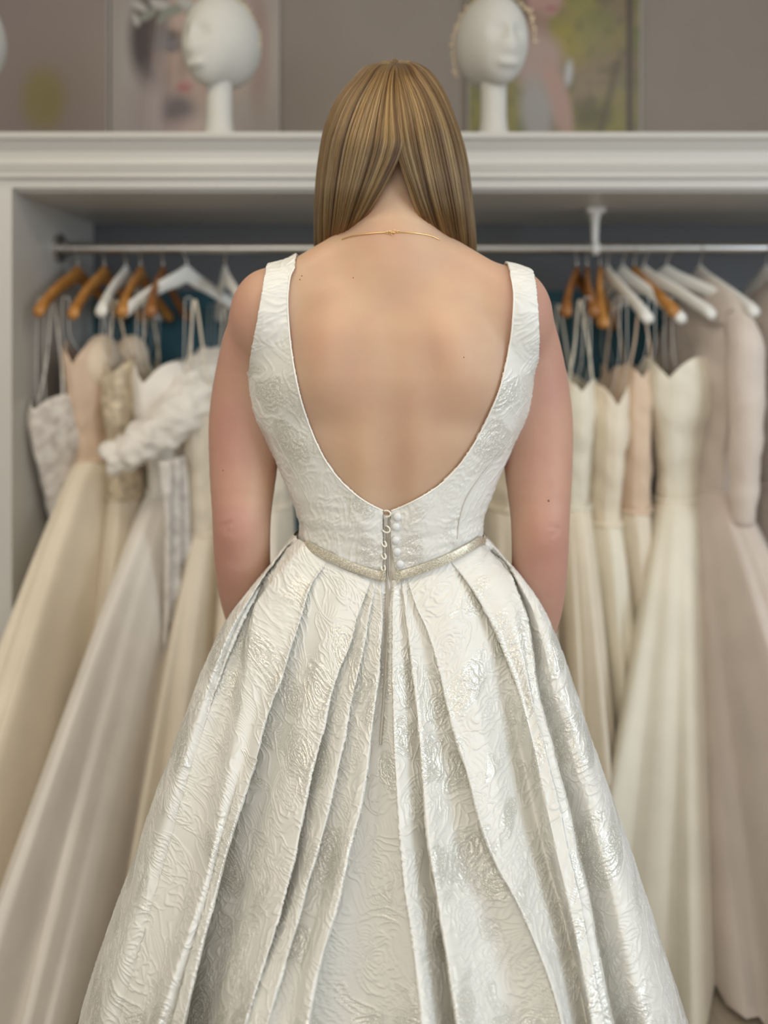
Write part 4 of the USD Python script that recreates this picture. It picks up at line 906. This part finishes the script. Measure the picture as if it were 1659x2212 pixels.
gown('plain beige tulle gown just left of the left arm of the bride', Xp(455), -.08, zp_(850, 2.0), 'g_beige', 'g_beige', bod=.34, bust=(.14, .05), hem=(.20, .075), near=0.56, seed=5)
gown('cream gown seen in the gap between the left arm and waist of the bride', Xp(560), .0, zp_(830, 2.0), 'g_cream', 'g_cream', bod=.30, bust=(.15, .085), waist=(.13, .085), hem=(.20, .10), near=0.45, seed=6)
# right of the bride
hanger('brown wooden hanger, leftmost of the cluster by the right shoulder of the bride', Xp(1246), -.45, 'dark_wood', half=.19)
hanger('light wooden hanger just under the rail bracket on the right', Xp(1296), -.32, 'wood', half=.18, drop=.12)
hanger('dark wooden hanger right beside the right shoulder of the bride', Xp(1268), -.25, 'dark_wood')
hanger('small white hanger between the two wooden ones on the right', Xp(1312), .1, 'white_hanger', drop=.11)
hanger('brown wooden hanger right of the rail bracket', Xp(1370), .10, 'wood', half=.19)
hanger('first white hanger right of the wooden ones on the right', Xp(1345), .32, 'white_hanger', drop=.11)
hanger('second white hanger right of the wooden ones on the right', Xp(1392), .42, 'white_hanger', drop=.10)
hanger('cream padded-looking hanger turned outwards over the big ivory gown', Xp(1440), .66, 'white_hanger', half=.21)
hanger('white hanger carrying the blush gown near the right edge', Xp(1512), .15, 'white_hanger')
hanger('white hanger carrying the blush gown cut by the right edge', Xp(1655), .1, 'white_hanger')
gown('cream gown seen in the gap between the right arm and waist of the bride', Xp(1110), .0, zp_(830, 2.0), 'g_cream', 'g_cream', bod=.30, bust=(.15, .085), waist=(.13, .085), hem=(.20, .10), near=0.45, seed=7)
gown('ivory thin-strapped gown beside the right arm of the bride', Xp(1228), .0, zp_(830, 1.95), 'g_ivory', 'g_cream', bod=.30, bust=(.145, .05), hem=(.20, .06), near=0.44, seed=8, straps=(.12, .14))
gown('strapless cream satin gown, second right of the bride', Xp(1292), .05, zp_(850, 1.93), 'g_cream', 'g_ivory', bod=.32, bust=(.150, .055), waist=(.11, .045), hem=(.20, .055), near=0.36, seed=9, straps=None, sweet=.05)
gown('dusky nude gown between the strapless cream and the big ivory gown', Xp(1352), .02, zp_(800, 2.0), 'g_nude', 'g_beige', bod=.34, bust=(.13, .045), hem=(.18, .045), near=0.34, seed=10, straps=(.11, .20))
gown('big ivory strapless gown with wide skirt right of the bride', Xp(1468), -.48, zp_(790, 1.92), 'g_ivory', 'g_ivory', bod=.33, bust=(.170, .085), waist=(.115, .055), hem=(.20, .17), near=0.60, seed=11, straps=None, sweet=.05, folds=6)
def sleeve_gown(label, X, yaw, seed, near=.96, hb=.19):
    t = gown(label, X, yaw, zp_(700, 1.95), 'g_blush', 'g_blush', bod=.40, bust=(.185, .060), waist=(.12, .05), hem=(.20, hb), near=near, seed=seed, straps=None, sweet=.0, loops=False)
    s = np.linspace(-1, 1, 33); n = 32; th = np.arange(n) / n * 2 * PI; rows = []
    zt = zp_(700, 1.95); ztop = ZR - .078
    for k in np.linspace(0, 1, 16):
        z = ztop + (zt - ztop) * k; a = .045 + .150 * math.sin(min(k, 1) * PI / 2) ** .8; b = .022 + .040 * k
        rows.append(np.stack([b * np.cos(th), a * np.sin(th), z - .0 * th], -1))
    obj('yoke', shell(np.array(rows).reshape(-1, 3), grid_faces(16, n, True), .0015), 'g_blush', t, smooth=True)
    for s in (-1, 1):
        p = dense([(0, s * .155, zt + .02), (.0, s * .200, zt - .06), (0, s * .205, zt - .20), (0, s * .195, zt - .36), (0, s * .190, zt - .46)], 40)
        tb = tube(p, np.interp(np.linspace(0, 1, 40), [0, .15, .6, 1], [.030, .042, .036, .026]), 20); vv = np.array(tb.vertices); tb.vertices = vv + vnormals(vv, np.array(tb.faces)) * ((meshkit.fbm(vv * 24, 3, seed) - .5) * .014)[:, None]
        obj('sleeve', tb, 'g_blush', t, smooth=True)
    return t
sleeve_gown('sheer blush gown with long sleeves near the right edge', Xp(1522), .08, 12)
sleeve_gown('blush gown with long sleeves cut off by the right edge', Xp(1682), .10, 13, .55, .07)
